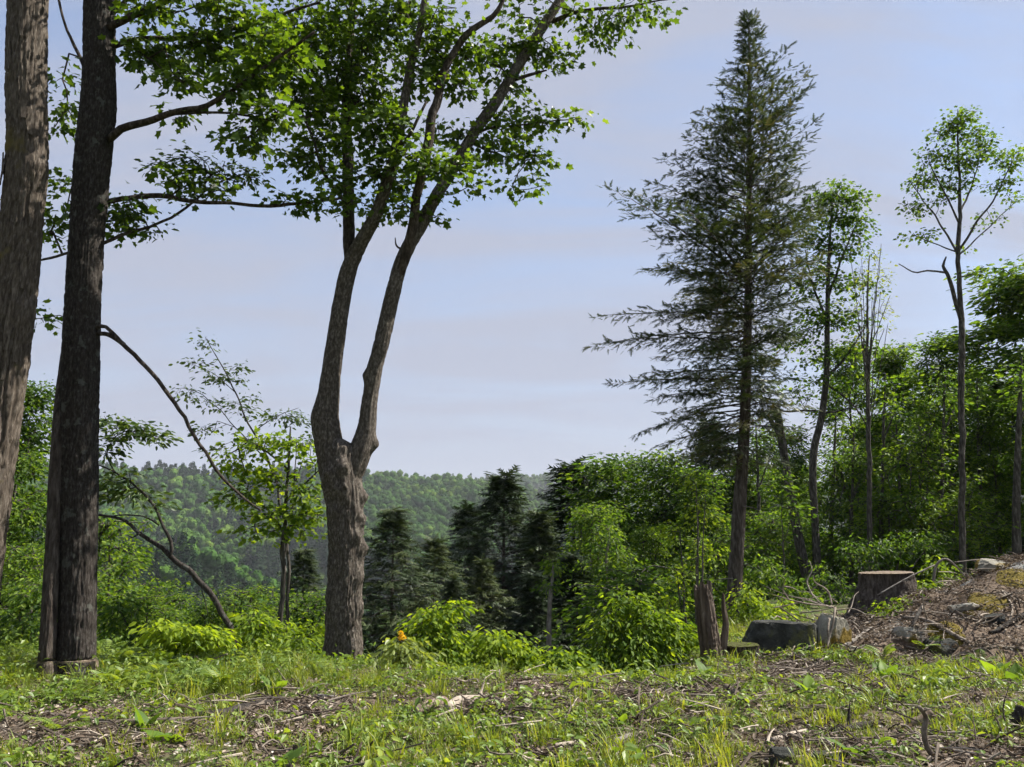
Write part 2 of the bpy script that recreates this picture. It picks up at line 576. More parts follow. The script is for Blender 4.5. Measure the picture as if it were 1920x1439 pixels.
MAT['grass'] = leaf_mat("grass_blade", [(0.0, (0.075, 0.12, 0.018)), (0.5, (0.145, 0.20, 0.027)), (1.0, (0.27, 0.29, 0.06))], 0.4, TG)
MAT['forb'] = leaf_mat("forb_leaf", [(0.0, (0.068, 0.12, 0.022)), (0.5, (0.13, 0.20, 0.032)), (1.0, (0.25, 0.31, 0.05))], 0.4, TG)
MAT['broad'] = leaf_mat("broad_green_leaf", [(0.0, (0.06, 0.11, 0.03)), (0.5, (0.11, 0.19, 0.03)), (1.0, (0.19, 0.28, 0.04))], 0.45, TG, rough=0.55, spec=0.2)
MAT['flower'] = leaf_mat("yellow_petal", [(0.0, (0.75, 0.42, 0.02)), (1.0, (0.85, 0.60, 0.03))], 0.4, (1.2, 1.2, .8))
MAT['litter'] = chip_mat("dead_leaf", [(0.0, (0.045, 0.033, 0.024)), (0.35, (0.125, 0.094, 0.070)), (0.65, (0.24, 0.19, 0.15)), (0.85, (0.40, 0.34, 0.275)), (1.0, (0.60, 0.55, 0.47))], 0.8, 0.12)
MAT['stick'] = surf_mat("weathered_stick", [(0.25, (0.05, 0.037, 0.027)), (0.5, (0.13, 0.105, 0.082)), (0.8, (0.34, 0.29, 0.235))], (9, 9, 9), 5, 0.85, 0.4, tint_amt=0.7)
MAT['bark_grey'] = surf_mat("grey_shaggy_bark", [(0.30, (0.030, 0.023, 0.018)), (0.5, (0.080, 0.064, 0.050)), (0.72, (0.17, 0.145, 0.12))], (40, 40, 9.0), 10, 0.92, 0.8, (70, 70, 14), 0.015, patch=(2.4, 0.60, 0.08, (0.10, 0.08, 0.03)))
MAT['bark_dark'] = surf_mat("dark_furrowed_bark", [(0.30, (0.014, 0.012, 0.010)), (0.5, (0.034, 0.028, 0.024)), (0.72, (0.085, 0.078, 0.07))], (40, 40, 14.0), 10, 0.9, 0.8, (70, 70, 20.0), 0.015, patch=(7.0, 0.60, 0.06, (0.08, 0.08, 0.07)))
MAT['bark_burl'] = surf_mat("burly_maple_bark", [(0.30, (0.032, 0.026, 0.021)), (0.5, (0.078, 0.065, 0.053)), (0.72, (0.22, 0.195, 0.165))], (34, 34, 16.0), 10, 0.92, 0.8, (60, 60, 30.0), 0.018)
MAT['bark_limb'] = surf_mat("brown_limb_bark", [(0.30, (0.016, 0.012, 0.009)), (0.48, (0.050, 0.038, 0.030)), (0.70, (0.14, 0.115, 0.095))], (20, 20, 7), 9, 0.9, 1.0, (26, 26, 10.0), 0.05)
MAT['bark_thin'] = surf_mat("thin_tree_bark", [(0.30, (0.020, 0.017, 0.014)), (0.5, (0.062, 0.055, 0.046)), (0.72, (0.17, 0.155, 0.135))], (22, 22, 5), 8, 0.9, 0.8, (26, 26, 7), .03)
MAT['bark_pale'] = surf_mat("pale_stem_bark", [(0.3, (0.07, 0.06, 0.05)), (0.5, (0.17, 0.15, 0.13)), (0.75, (0.32, 0.30, 0.27))], (12, 12, 6), 6, 0.85, 0.4)
MAT['bark_hemlock'] = surf_mat("hemlock_bark", [(0.30, (0.028, 0.021, 0.017)), (0.48, (0.075, 0.060, 0.050)), (0.70, (0.17, 0.145, 0.125))], (22, 22, 4.5), 9, 0.92, 1.0, (26, 26, 6), 0.05)
MAT['cut_wood'] = surf_mat("cut_wood", [(0.3, (0.075, 0.052, 0.036)), (0.5, (0.15, 0.115, 0.083)), (0.75, (0.27, 0.225, 0.17))], (14, 14, 14), 6, 0.8, 0.3)
MAT['dead_wood'] = surf_mat("bare_dead_wood", [(0.3, (0.032, 0.023, 0.017)), (0.5, (0.080, 0.060, 0.045)), (0.72, (0.19, 0.152, 0.12))], (20, 20, 1.6), 7, 0.85, 0.9, (26, 26, 2.0), 0.02)
MAT['rock'] = surf_mat("dark_mossy_rock", [(0.3, (0.014, 0.015, 0.013)), (0.5, (0.036, 0.037, 0.033)), (0.72, (0.10, 0.10, 0.092))], (3.5, 3.5, 3.5), 9, 0.9, 0.7, (7, 7, 7), 0.05, patch=(2.6, 0.56, 0.08, (0.085, 0.085, 0.03)))
MAT['slab'] = surf_mat("lichened_slab", [(0.25, (0.12, 0.11, 0.085)), (0.5, (0.23, 0.215, 0.175)), (0.75, (0.40, 0.38, 0.33))], (5, 5, 5), 9, 0.9, 0.7, (9, 9, 9), 0.04, patch=(2.2, 0.52, 0.06, (0.16, 0.11, 0.02)))
MAT['ledge'] = surf_mat("litter_covered_rock", [(0.25, (0.045, 0.033, 0.024)), (0.48, (0.115, 0.082, 0.058)), (0.72, (0.24, 0.19, 0.145))], (14, 14, 14), 9, 0.92, 0.8, (18, 18, 18), 0.03, patch=(1.1, 0.58, 0.04, (0.26, 0.26, 0.245)))
MAT['moss'] = surf_mat("ochre_moss", [(0.3, (0.055, 0.048, 0.010)), (0.55, (0.14, 0.105, 0.018)), (0.8, (0.21, 0.17, 0.035))], (30, 30, 30), 5, 0.95, 0.9, (60, 60, 60), 0.02)
MAT['moss_green'] = surf_mat("green_moss", [(0.3, (0.03, 0.035, 0.010)), (0.55, (0.075, 0.08, 0.022)), (0.8, (0.15, 0.14, 0.06))], (30, 30, 30), 6, 0.95, 0.9, (50, 50, 50), 0.03)
MAT['bare_soil'] = surf_mat("soil", [(0.3, (0.02, 0.014, 0.010)), (0.7, (0.07, 0.05, 0.035))], (9, 9, 9), 6, 0.95, 0.6)


def ground_material():
    m, N, L = new_mat("forest_ground")
    tc = N.new("ShaderNodeTexCoord")
    n1 = N.new("ShaderNodeTexNoise"); n1.inputs["Scale"].default_value = 24; n1.inputs["Detail"].default_value = 8; n1.inputs["Roughness"].default_value = 0.7
    L.new(tc.outputs["Object"], n1.inputs["Vector"])
    soil = ramp(N, [(0.25, (0.04, 0.029, 0.02)), (0.5, (0.115, 0.085, 0.062)), (0.75, (0.24, 0.19, 0.15))])
    L.new(n1.outputs["Fac"], soil.inputs[0])
    n2 = N.new("ShaderNodeTexNoise"); n2.inputs["Scale"].default_value = 3.0; n2.inputs["Detail"].default_value = 7
    L.new(tc.outputs["Object"], n2.inputs["Vector"])
    gr = ramp(N, [(0.3, (0.03, 0.05, 0.012)), (0.7, (0.06, 0.095, 0.022))])
    L.new(n1.outputs["Fac"], gr.inputs[0])
    at = N.new("ShaderNodeAttribute"); at.attribute_name = "tint"      # how green the sward is, from the scatter map
    ad = N.new("ShaderNodeMath"); ad.operation = 'ADD'
    L.new(at.outputs["Fac"], ad.inputs[0]); L.new(n2.outputs["Fac"], ad.inputs[1])
    mr = N.new("ShaderNodeMapRange"); mr.inputs[1].default_value = 0.75; mr.inputs[2].default_value = 1.15
    L.new(ad.outputs[0], mr.inputs[0])
    mx = N.new("ShaderNodeMix"); mx.data_type = 'RGBA'
    L.new(mr.outputs[0], mx.inputs["Factor"]); L.new(soil.outputs[0], mx.inputs[6]); L.new(gr.outputs[0], mx.inputs[7])
    p = N.new("ShaderNodeBsdfPrincipled"); p.inputs["Roughness"].default_value = 0.95; p.inputs["Specular IOR Level"].default_value = 0.1
    L.new(mx.outputs[2], p.inputs["Base Color"])
    b = N.new("ShaderNodeBump"); b.inputs["Strength"].default_value = 0.7; b.inputs["Distance"].default_value = 0.03
    L.new(n1.outputs["Fac"], b.inputs["Height"]); L.new(b.outputs[0], p.inputs["Normal"])
    o = N.new("ShaderNodeOutputMaterial"); L.new(p.outputs[0], o.inputs[0])
    return m


MAT['ground'] = ground_material()

# ------------------------------------------------------------------ terrain
def interp(x, xs, ys):
    return np.interp(x, xs, ys)


def terrain(x, y):
    x = np.asarray(x, float); y = np.asarray(y, float)
    D = np.hypot(x, y)
    ahead = np.maximum(y, 1.0)
    px = 960 + F_PX * np.clip(x / ahead, -3, 3)
    px = np.where(y < 5, np.where(x < 0, -2000, 4000), px)
    side = sstep(2.2, 6.0 + 0.55 * np.clip(y - 14, 0, 200), x - 0.10 * (y - 12))
    yc = np.interp(x, [-9, -5, -1.5, 0, 3], [11.6, 11.2, 10.4, 9.5, 9.5]) + 31.5 * side
    d = np.maximum(0, y - yc)
    v = 0.40 * (np.sqrt(d * d + 9) - 3)
    z = -62 * np.tanh(v / 62)
    z = z + side * 0.028 * np.clip(y - 11, 0, 32)
    nr = 1 - sstep(60, 140, D)
    z = z + nr * (0.08 * v2(x, y, 0.45, 3) + 0.055 * v2(x, y, 1.7, 4))
    # far hills
    e1 = interp(px, [-600, 0, 230, 300, 420, 600, 700, 800, 900, 950, 1100, 1300], [876, 879, 878, 874, 879, 876, 877, 884, 890, 896, 930, 990])
    t1 = np.tan(np.arctan((CY - e1) / F_PX) + PITCH)
    crest1 = 1000 * t1 - 24
    rise1 = np.where(D < 1000, sstep(330, 1010, D) * 0.65 + 0.35 * np.clip((D - 420) / 580, 0, 1), 1 - 0.6 * sstep(1000, 1400, D))
    hill1 = -62 + (crest1 + 62) * rise1 + 26 * v2(x, y, 1 / 210.0, 8, 2) * sstep(400, 650, D) * (1 - sstep(860, 980, D))
    e2 = interp(px, [-600, 0, 900, 960, 1040, 1120, 1250, 2000], [905, 905, 893, 890, 886, 887, 896, 930])
    t2 = np.tan(np.arctan((CY - e2) / F_PX) + PITCH)
    hill2 = -62 + (1700 * t2 - 22 + 62) * sstep(1050, 1710, D)
    es = interp(px, [-600, 100, 240, 380, 520, 640, 760, 900], [960, 972, 990, 1035, 1090, 1150, 1200, 1230])
    ts = np.tan(np.arctan((CY - es) / F_PX) + PITCH)
    spur = -62 + (360 * ts - 13 + 62) * np.where(D < 360, sstep(150, 362, D), 1 - sstep(358, 520, D))
    far = np.maximum(np.maximum(hill1, hill2), spur)
    return np.where(D > 140, np.maximum(z, far * sstep(140, 200, D) + z * (1 - sstep(140, 200, D))), z)


def ledge_h(x, y):
    """height of the rock ledge above the ground"""
    x = np.asarray(x, float); y = np.asarray(y, float)
    A = np.interp(x, [4.2, 4.8, 5.4, 6.04, 7.13, 7.93, 8.8, 11, 14.4, 14.9], [0, .05, .10, .20, .64, .90, 1.16, 1.6, 1.8, 0])
    yf = np.interp(x, [4.2, 5.4, 6.2, 8, 14.9], [12.1, 11.75, 11.55, 11.7, 11.9]) + .18 * v2(x, y * 0, 1.3, 16)
    yr = np.interp(x, [4.2, 7.1, 8.75, 14.9], [12.9, 13.7, 14.1, 15.0])
    t = (y - yf) / (yr - yf)
    up = .30 * sstep(0, .16, t) + .70 * np.clip(t, 0, 1) ** .9
    down = 1 - sstep(.4, 3.2, y - yr)
    h = A * up * down
    h = h + (.17 * v2(x, y, .9, 17, 4) + .06 * v2(x, y, 3.2, 18, 3)) * np.clip(h * 3, 0, 1)
    h = h + .22 * np.exp(-((x - 6.0) / .7) ** 2 - ((y - 12.5) / .35) ** 2) * (t > 0)
    h = h - .6 * np.exp(-((x - 5.8) / .3) ** 2 - ((y - 11.95) / .26) ** 2)
    return np.where((t > 0) & (down > 0), np.maximum(h, 0), 0)


def surf(x, y):
    return terrain(x, y) + ledge_h(x, y)


def mound_clear(x, y):
    """true where the rock ledge does not stand"""
    return ledge_h(x, y) < .03


def gz(x, y):
    return float(terrain(np.array([x]), np.array([y]))[0])


def ground_at(px, Y, sink=0.0):
    """ground point below/above photo column px at depth Y"""
    x = P(px, 1200, Y)[0]
    return np.array((x, Y, gz(x, Y) - sink))


def G(px, py):
    """where the sight line of a photo pixel meets the ground"""
    Ys = np.arange(4.0, 40, 0.02)
    p = P(px, py, 1.0) - np.array((0, 0, EYE))
    x, z = p[0] * Ys, EYE + p[2] * Ys
    hit = np.nonzero(z <= surf(x, Ys))[0]
    k = hit[0] if len(hit) else len(Ys) - 1
    return np.array((x[k], Ys[k], float(surf(x[k:k + 1], Ys[k:k + 1])[0])))


def project(x, y, z):
    dy, dz = y, z - EYE
    depth = dy * CP + dz * SP
    up = -dy * SP + dz * CP
    return CX + F_PX * x / depth, CY - F_PX * up / depth


BROWN = [(90, 1385, 250, 42), (150, 1345, 110, 16), (560, 1332, 120, 26), (700, 1325, 60, 14), (870, 1322, 130, 18), (1190, 1306, 110, 15), (1330, 1300, 60, 13),
         (1480, 1262, 130, 24), (1790, 1225, 170, 34), (1880, 1412, 120, 34), (1600, 1408, 150, 22), (1460, 1392, 80, 13),
         (1650, 1300, 60, 12), (1040, 1415, 90, 17), (990, 1290, 60, 14), (1850, 1310, 60, 18), (560, 1375, 90, 14)]


def greenness(x, y):
    z = terrain(x, y)
    px, py = project(x, y, z)
    g = np.ones_like(px)
    for cx_, cy_, rx, ry in BROWN:
        q = ((px - cx_) / rx) ** 2 + ((py - cy_) / (ry * .82)) ** 2
        g = np.minimum(g, 1 - 1.12 * np.exp(-q ** 1.4))
    g = g + 0.40 * v2(x, y, 1.7, 21, 4) + .32 * v2(x, y, .6, 22, 2) - 0.05
    return np.clip(g, 0, 1)


def build_ground():
    fwd = np.radians(np.concatenate([np.linspace(-50, 50, 250)]))
    rest = np.radians(np.linspace(50, 310, 54))[1:-1]
    ang = np.concatenate([fwd, rest])
    rad = np.concatenate([np.geomspace(0.6, 5, 12), np.linspace(5.1, 16, 95), np.geomspace(16.2, 160, 90), np.geomspace(165, 2600, 90)])
    A, R = np.meshgrid(ang, rad)
    x, y = R * np.sin(A), R * np.cos(A)
    z = terrain(x.ravel(), y.ravel()).reshape(x.shape)
    n, m = x.shape
    v = np.stack([x, y, z], -1).reshape(-1, 3)
    i = np.arange(n - 1)[:, None] * m
    j = np.arange(m)[None]; j2 = (j + 1) % m
    f = np.stack([i + j, i + m + j, i + m + j2, i + j2], -1).reshape(-1, 4)
    c = len(v)
    v = np.vstack([v, [0, 0, gz(0, 0.1)]])
    t = np.stack([np.full(m, c), np.arange(m), (np.arange(m) + 1) % m], -1)
    D = np.hypot(v[:, 0], v[:, 1])
    g = greenness(v[:, 0], np.maximum(v[:, 1], 3.0))
    tint = np.where(D < 20, g * 0.55, 0.55)
    tint = np.where(D > 60, 0.75, tint)
    me = make_mesh("ground", v, [f, t], MAT['ground'], tint, True)
    tag(link("ground", me), kind="structure")


build_ground()


# ------------------------------------------------------------------ scattering (uncountable ground cover and the far wood)
def proto(name, acc, mats):
    return bpy.data.objects.new(name, acc.mesh(name, mats))


def scatter(name, protos, pos, rot, scl, idx, tint, label, cat):
    me = bpy.data.meshes.new(name)
    me.vertices.add(len(pos))
    me.vertices.foreach_set("co", np.ascontiguousarray(pos, np.float32).reshape(-1))
    for nm, ty, dat, key in (("rot", 'FLOAT_VECTOR', rot, "vector"), ("scl", 'FLOAT', scl, "value"), ("idx", 'INT', idx, "value"), ("tint", 'FLOAT', tint, "value")):
        a = me.attributes.new(nm, ty, 'POINT')
        dt = np.int32 if ty == 'INT' else np.float32
        a.data.foreach_set(key, np.ascontiguousarray(dat, dt).reshape(-1))
    o = link(name, me)
    tag(o, label, cat, kind="stuff")
    ng = bpy.data.node_groups.new(name + "_scatter", 'GeometryNodeTree')
    ng.interface.new_socket(name="Geometry", in_out='INPUT', socket_type='NodeSocketGeometry')
    ng.interface.new_socket(name="Geometry", in_out='OUTPUT', socket_type='NodeSocketGeometry')
    N, L = ng.nodes, ng.links
    gi, go = N.new("NodeGroupInput"), N.new("NodeGroupOutput")
    join = N.new("GeometryNodeJoinGeometry")

    def attr(nm, ty):
        a = N.new("GeometryNodeInputNamedAttribute"); a.data_type = ty
        a.inputs["Name"].default_value = nm
        return a.outputs["Attribute"]
    rv, sv, iv = attr("rot", 'FLOAT_VECTOR'), attr("scl", 'FLOAT'), attr("idx", 'INT')
    e2r = N.new("FunctionNodeEulerToRotation")
    L.new(rv, e2r.inputs[0])
    for k, po in enumerate(protos):
        oi = N.new("GeometryNodeObjectInfo"); oi.inputs["Object"].default_value = po
        oi.inputs["As Instance"].default_value = True
        cmp_ = N.new("FunctionNodeCompare"); cmp_.data_type = 'INT'; cmp_.operation = 'EQUAL'
        ci = [s for s in cmp_.inputs if s.type == 'INT']
        L.new(iv, ci[0]); ci[1].default_value = k
        ip = N.new("GeometryNodeInstanceOnPoints")
        L.new(gi.outputs[0], ip.inputs["Points"])
        L.new(cmp_.outputs[0], ip.inputs["Selection"])
        L.new(oi.outputs["Geometry"], ip.inputs["Instance"])
        L.new(e2r.outputs[0], ip.inputs["Rotation"])
        L.new(sv, ip.inputs["Scale"])
        L.new(ip.outputs[0], join.inputs[0])
    L.new(join.outputs[0], go.inputs[0])
    md = o.modifiers.new("scatter", 'NODES')
    md.node_group = ng
    return o


def blob_mesh(acc, centre, rad, r, n_ring=9, n_seg=14, amp=0.28, tint=0.5, fr=1.3):
    th = np.linspace(0.02, np.pi - .02, n_ring); ph = np.linspace(0, 2 * np.pi, n_seg, endpoint=False)
    T, H = np.meshgrid(th, ph, indexing='ij')
    d = np.stack([np.sin(T) * np.cos(H), np.sin(T) * np.sin(H), np.cos(T)], -1).reshape(-1, 3)
    k = 1 + amp * fbm(d * fr + r.uniform(0, 50, 3), 3, 3)
    v = np.asarray(centre) + d * k[:, None] * np.asarray(rad)
    i = np.arange(n_ring - 1)[:, None] * n_seg; j = np.arange(n_seg)[None]; j2 = (j + 1) % n_seg
    f = np.stack([i + j, i + n_seg + j, i + n_seg + j2, i + j2], -1).reshape(-1, 4)
    acc.add(v, f, None, tint)


def hill_broadleaf(seed):
    r = np.random.default_rng(seed)
    a = Acc()
    n = 620
    lump = r.normal(0, 1, (9, 3)) * np.array((1.9, 1.9, 1.7)) + np.array((0, 0, 6.3))
    lr = r.uniform(1.3, 2.3, 9)
    k = r.integers(0, 9, n)
    d = norm(r.normal(0, 1, (n, 3)))
    d[:, 2] = np.abs(d[:, 2]) * .9 + d[:, 2] * .1
    p = lump[k] + d * lr[k][:, None] * r.uniform(.7, 1.05, (n, 1))
    v, q, t, c = leaves(p - d * .25, norm(r.normal(0, 1, (n, 3)) + d * .15), norm(d + r.normal(0, .28, (n, 3))), r.uniform(.5, 1.0, n), 'quad', r.uniform(.32, .55, n), 1.5)
    a.add(v, q, t, c)
    for i in range(9):
        blob_mesh(a, lump[i], (lr[i] * .85,) * 3, r, 7, 10, tint=.42)
    a.tube([(0, 0, -2), (0, 0, 5)], [.22, .15], 5, tint=0)
    return a


def hill_conifer(seed):
    r = np.random.default_rng(seed)
    a = Acc()
    H = 13
    n = 520
    h = r.uniform(0, 1, n) ** 1.3
    ang = r.uniform(0, 2 * np.pi, n)
    rad = (1 - h) * 2.5 * r.uniform(.35, 1, n) + .05
    out = np.stack([np.cos(ang), np.sin(ang), np.zeros(n)], -1)
    p = out * rad[:, None] + np.stack([np.zeros(n), np.zeros(n), 1 + h * (H - 1.2)], -1)
    v, q, t, c = leaves(p, norm(out + np.array((0, 0, -.35)) + r.normal(0, .25, (n, 3))), norm(np.array((0, 0, 1.0)) + r.normal(0, .35, (n, 3))), r.uniform(.6, 1.2, n), 'quad', r.uniform(.2, .8, n), 1.2)
    a.add(v, q, t, c)
    a.tube([(0, 0, -2), (0, 0, H)], [.2, .03], 5, tint=0)
    return a


def build_far_wood():
    r = np.random.default_rng(5)
    protos = [proto("far_broadleaf", hill_broadleaf(s), MAT['hill_leaf']) for s in (1, 2, 3)] + \
             [proto("far_conifer", hill_conifer(s), MAT['hill_conifer']) for s in (4, 5)]
    pts = []
    for (d0, d1, dens) in ((170, 560, 1 / 52.), (560, 1060, 1 / 60.), (1200, 1740, 1 / 150.)):
        a0, a1 = math.radians(-40), math.radians(40)
        if d0 > 1100: a0 = math.radians(-8)
        area = 0.5 * (d1 ** 2 - d0 ** 2) * (a1 - a0)
        n = int(area * dens * 1.05)
        D = np.sqrt(r.uniform(d0 ** 2, d1 ** 2, n)); A = r.uniform(a0, a1, n)
        pts.append(np.stack([D * np.sin(A), D * np.cos(A)], -1))
    p = np.vstack(pts)
    z = terrain(p[:, 0], p[:, 1])
    # drop what lies below any sight line (valley floor behind the near brow)
    px, py = project(p[:, 0], p[:, 1], z + 8)
    keep = py < 1235
    p, z = p[keep], z[keep]
    D = np.hypot(p[:, 0], p[:, 1])
    con = v2(p[:, 0], p[:, 1], 1 / 75., 31, 4) + 0.75 * v2(p[:, 0], p[:, 1], 1 / 260., 32, 2) + 0.14 * np.exp(-((D - 560) / 130) ** 2) + np.where(D > 940, .10, 0)
    is_con = con + r.normal(0, .13, len(p)) > 0.10
    idx = np.where(is_con, 3 + r.integers(0, 2, len(p)), r.integers(0, 3, len(p)))
    rot = np.zeros((len(p), 3)); rot[:, 2] = r.uniform(0, 6.28, len(p))
    rot[:, 0] = r.normal(0, .05, len(p))
    scl = np.clip(r.lognormal(-.05, .33, len(p)), .42, 1.9) * np.where(is_con, 1.05, 1.22) * np.where(D > 1100, 1.2, np.where(D < 560, .85, 1))
    tint = np.clip(r.normal(.02, .22, len(p)) + .30 * v2(p[:, 0], p[:, 1], 1 / 60., 41), -.4, .55)
    scatter("far_wood", protos, np.column_stack([p, z]), rot, scl, idx, tint, "hazy blue-green wooded hills across the valley", "far wood")


build_far_wood()


# ---- foreground ground cover ----
def blade(acc, r, base, h, lean, az, w, tint):
    d = np.array((math.cos(az), math.sin(az), 0))
    s = np.array((-d[1], d[0], 0))
    p0, p1, p2 = base, base + d * lean * .35 + np.array((0, 0, h * .6)), base + d * lean + np.array((0, 0, h))
    acc.add([p0 - s * w, p0 + s * w, p1 + s * w * .8, p1 - s * w * .8, p2], [(0, 1, 2, 3)], [(3, 2, 4)], tint)


def grass_tuft(seed, n=16, h=.16):
    r = np.random.default_rng(seed); a = Acc()
    for _ in range(n):
        b = np.array((r.normal(0, .03), r.normal(0, .03), -.01))
        hh = h * r.uniform(.45, 1.2)
        blade(a, r, b, hh, hh * r.uniform(.2, 1.0), r.uniform(0, 6.28), r.uniform(.0025, .0055), r.uniform(.2, .85))
    return a


def forb(seed, n=9, h=.12, size=.055, kind='ovate', spread=.09):
    r = np.random.default_rng(seed); a = Acc()
    p = np.stack([r.normal(0, spread * .6, n), r.normal(0, spread * .6, n), r.uniform(.25, 1, n) * h], -1)
    out = norm(np.stack([p[:, 0], p[:, 1], np.zeros(n)], -1) + r.normal(0, .02, (n, 3)))
    v, q, t, c = leaves(p, norm(out + np.array((0, 0, -.15)) + r.normal(0, .3, (n, 3))), norm(np.array((0, 0, 1.0)) + r.normal(0, .35, (n, 3))), size * r.uniform(.6, 1.3, n), kind, r.uniform(.2, .8, n))
    a.add(v, q, t, c)
    root = np.stack([r.normal(0, .012, n), r.normal(0, .012, n), np.full(n, -.01)], -1)
    v, f = seg_tubes(root, p, np.full(n, .002), np.full(n, .0012), 3)
    a.add(v, f, None, .5)
    return a


def fern(seed, n=6, L=.45):
    r = np.random.default_rng(seed); a = Acc()
    for k in range(n):
        az = 6.28 * k / n + r.normal(0, .3)
        d = np.array((math.cos(az), math.sin(az), 0)); s = np.array((-d[1], d[0], 0))
        ln = L * r.uniform(.7, 1.15)
        t = np.linspace(0, 1, 16)
        path = d[None] * (t * ln * .75)[:, None] + np.array((0, 0, 1.0))[None] * (ln * (1.0 * t - .62 * t ** 2))[:, None]
        tan = norm(np.gradient(path, axis=0))
        v, f = seg_tubes(path[:-1], path[1:], np.full(15, .003), np.full(15, .002), 3)
        a.add(v, f, None, .4)
        for sgn in (-1, 1):
            tt = np.arange(2, 16)
            wl_ = ln * .20 * np.sin(np.pi * np.clip(t[tt] * .95 + .12, 0, 1)) + .01
            fw = norm(s[None] * sgn + tan[tt] * .35 + np.array((0, 0, -.15)))
            v, q, tr, c = leaves(path[tt], fw, np.tile(np.array((0, 0, 1.0)) - d * .3, (len(tt), 1)), wl_, 'quad', r.uniform(.35, .8, len(tt)), .55)
            a.add(v, q, tr, c)
    return a


def litter_patch(seed, n=26, R=.17):
    r = np.random.default_rng(seed); a = Acc()
    p = np.stack([r.normal(0, R * .6, n), r.normal(0, R * .6, n), r.uniform(.0, .03, n)], -1)
    v, q, t, c = leaves(p, norm(np.stack([r.normal(0, 1, n), r.normal(0, 1, n), r.normal(0, .25, n)], -1)),
                        norm(np.array((0, 0, 1.0)) + r.normal(0, .55, (n, 3))), r.uniform(.02, .062, n), 'ovate', r.beta(1.6, 2.2, n), r.uniform(.7, 1.2))
    a.add(v, q, t, c)
    return a


def twig_patch(seed, n=7, R=.2):
    r = np.random.default_rng(seed); a = Acc()
    for _ in range(n):
        az = r.uniform(0, 6.28); L = r.uniform(.08, .30)
        c = np.array((r.normal(0, R * .5), r.normal(0, R * .5), r.uniform(.005, .04)))
        d = np.array((math.cos(az), math.sin(az), r.normal(0, .18))) * L * .5
        k = r.normal(0, .02, 3)
        a.tube([c - d, c + k, c + d], [.0055 * r.uniform(.5, 1.5), .005, .003], 5, n=4, tint=r.uniform(.1, 1))
    return a


def frustum_points(r, n, y0, y1, pad=1.0):
    y = np.sqrt(r.uniform(y0 ** 2, y1 ** 2, n))
    x = r.uniform(-1, 1, n) * (y * 0.655 + pad)
    return x, y




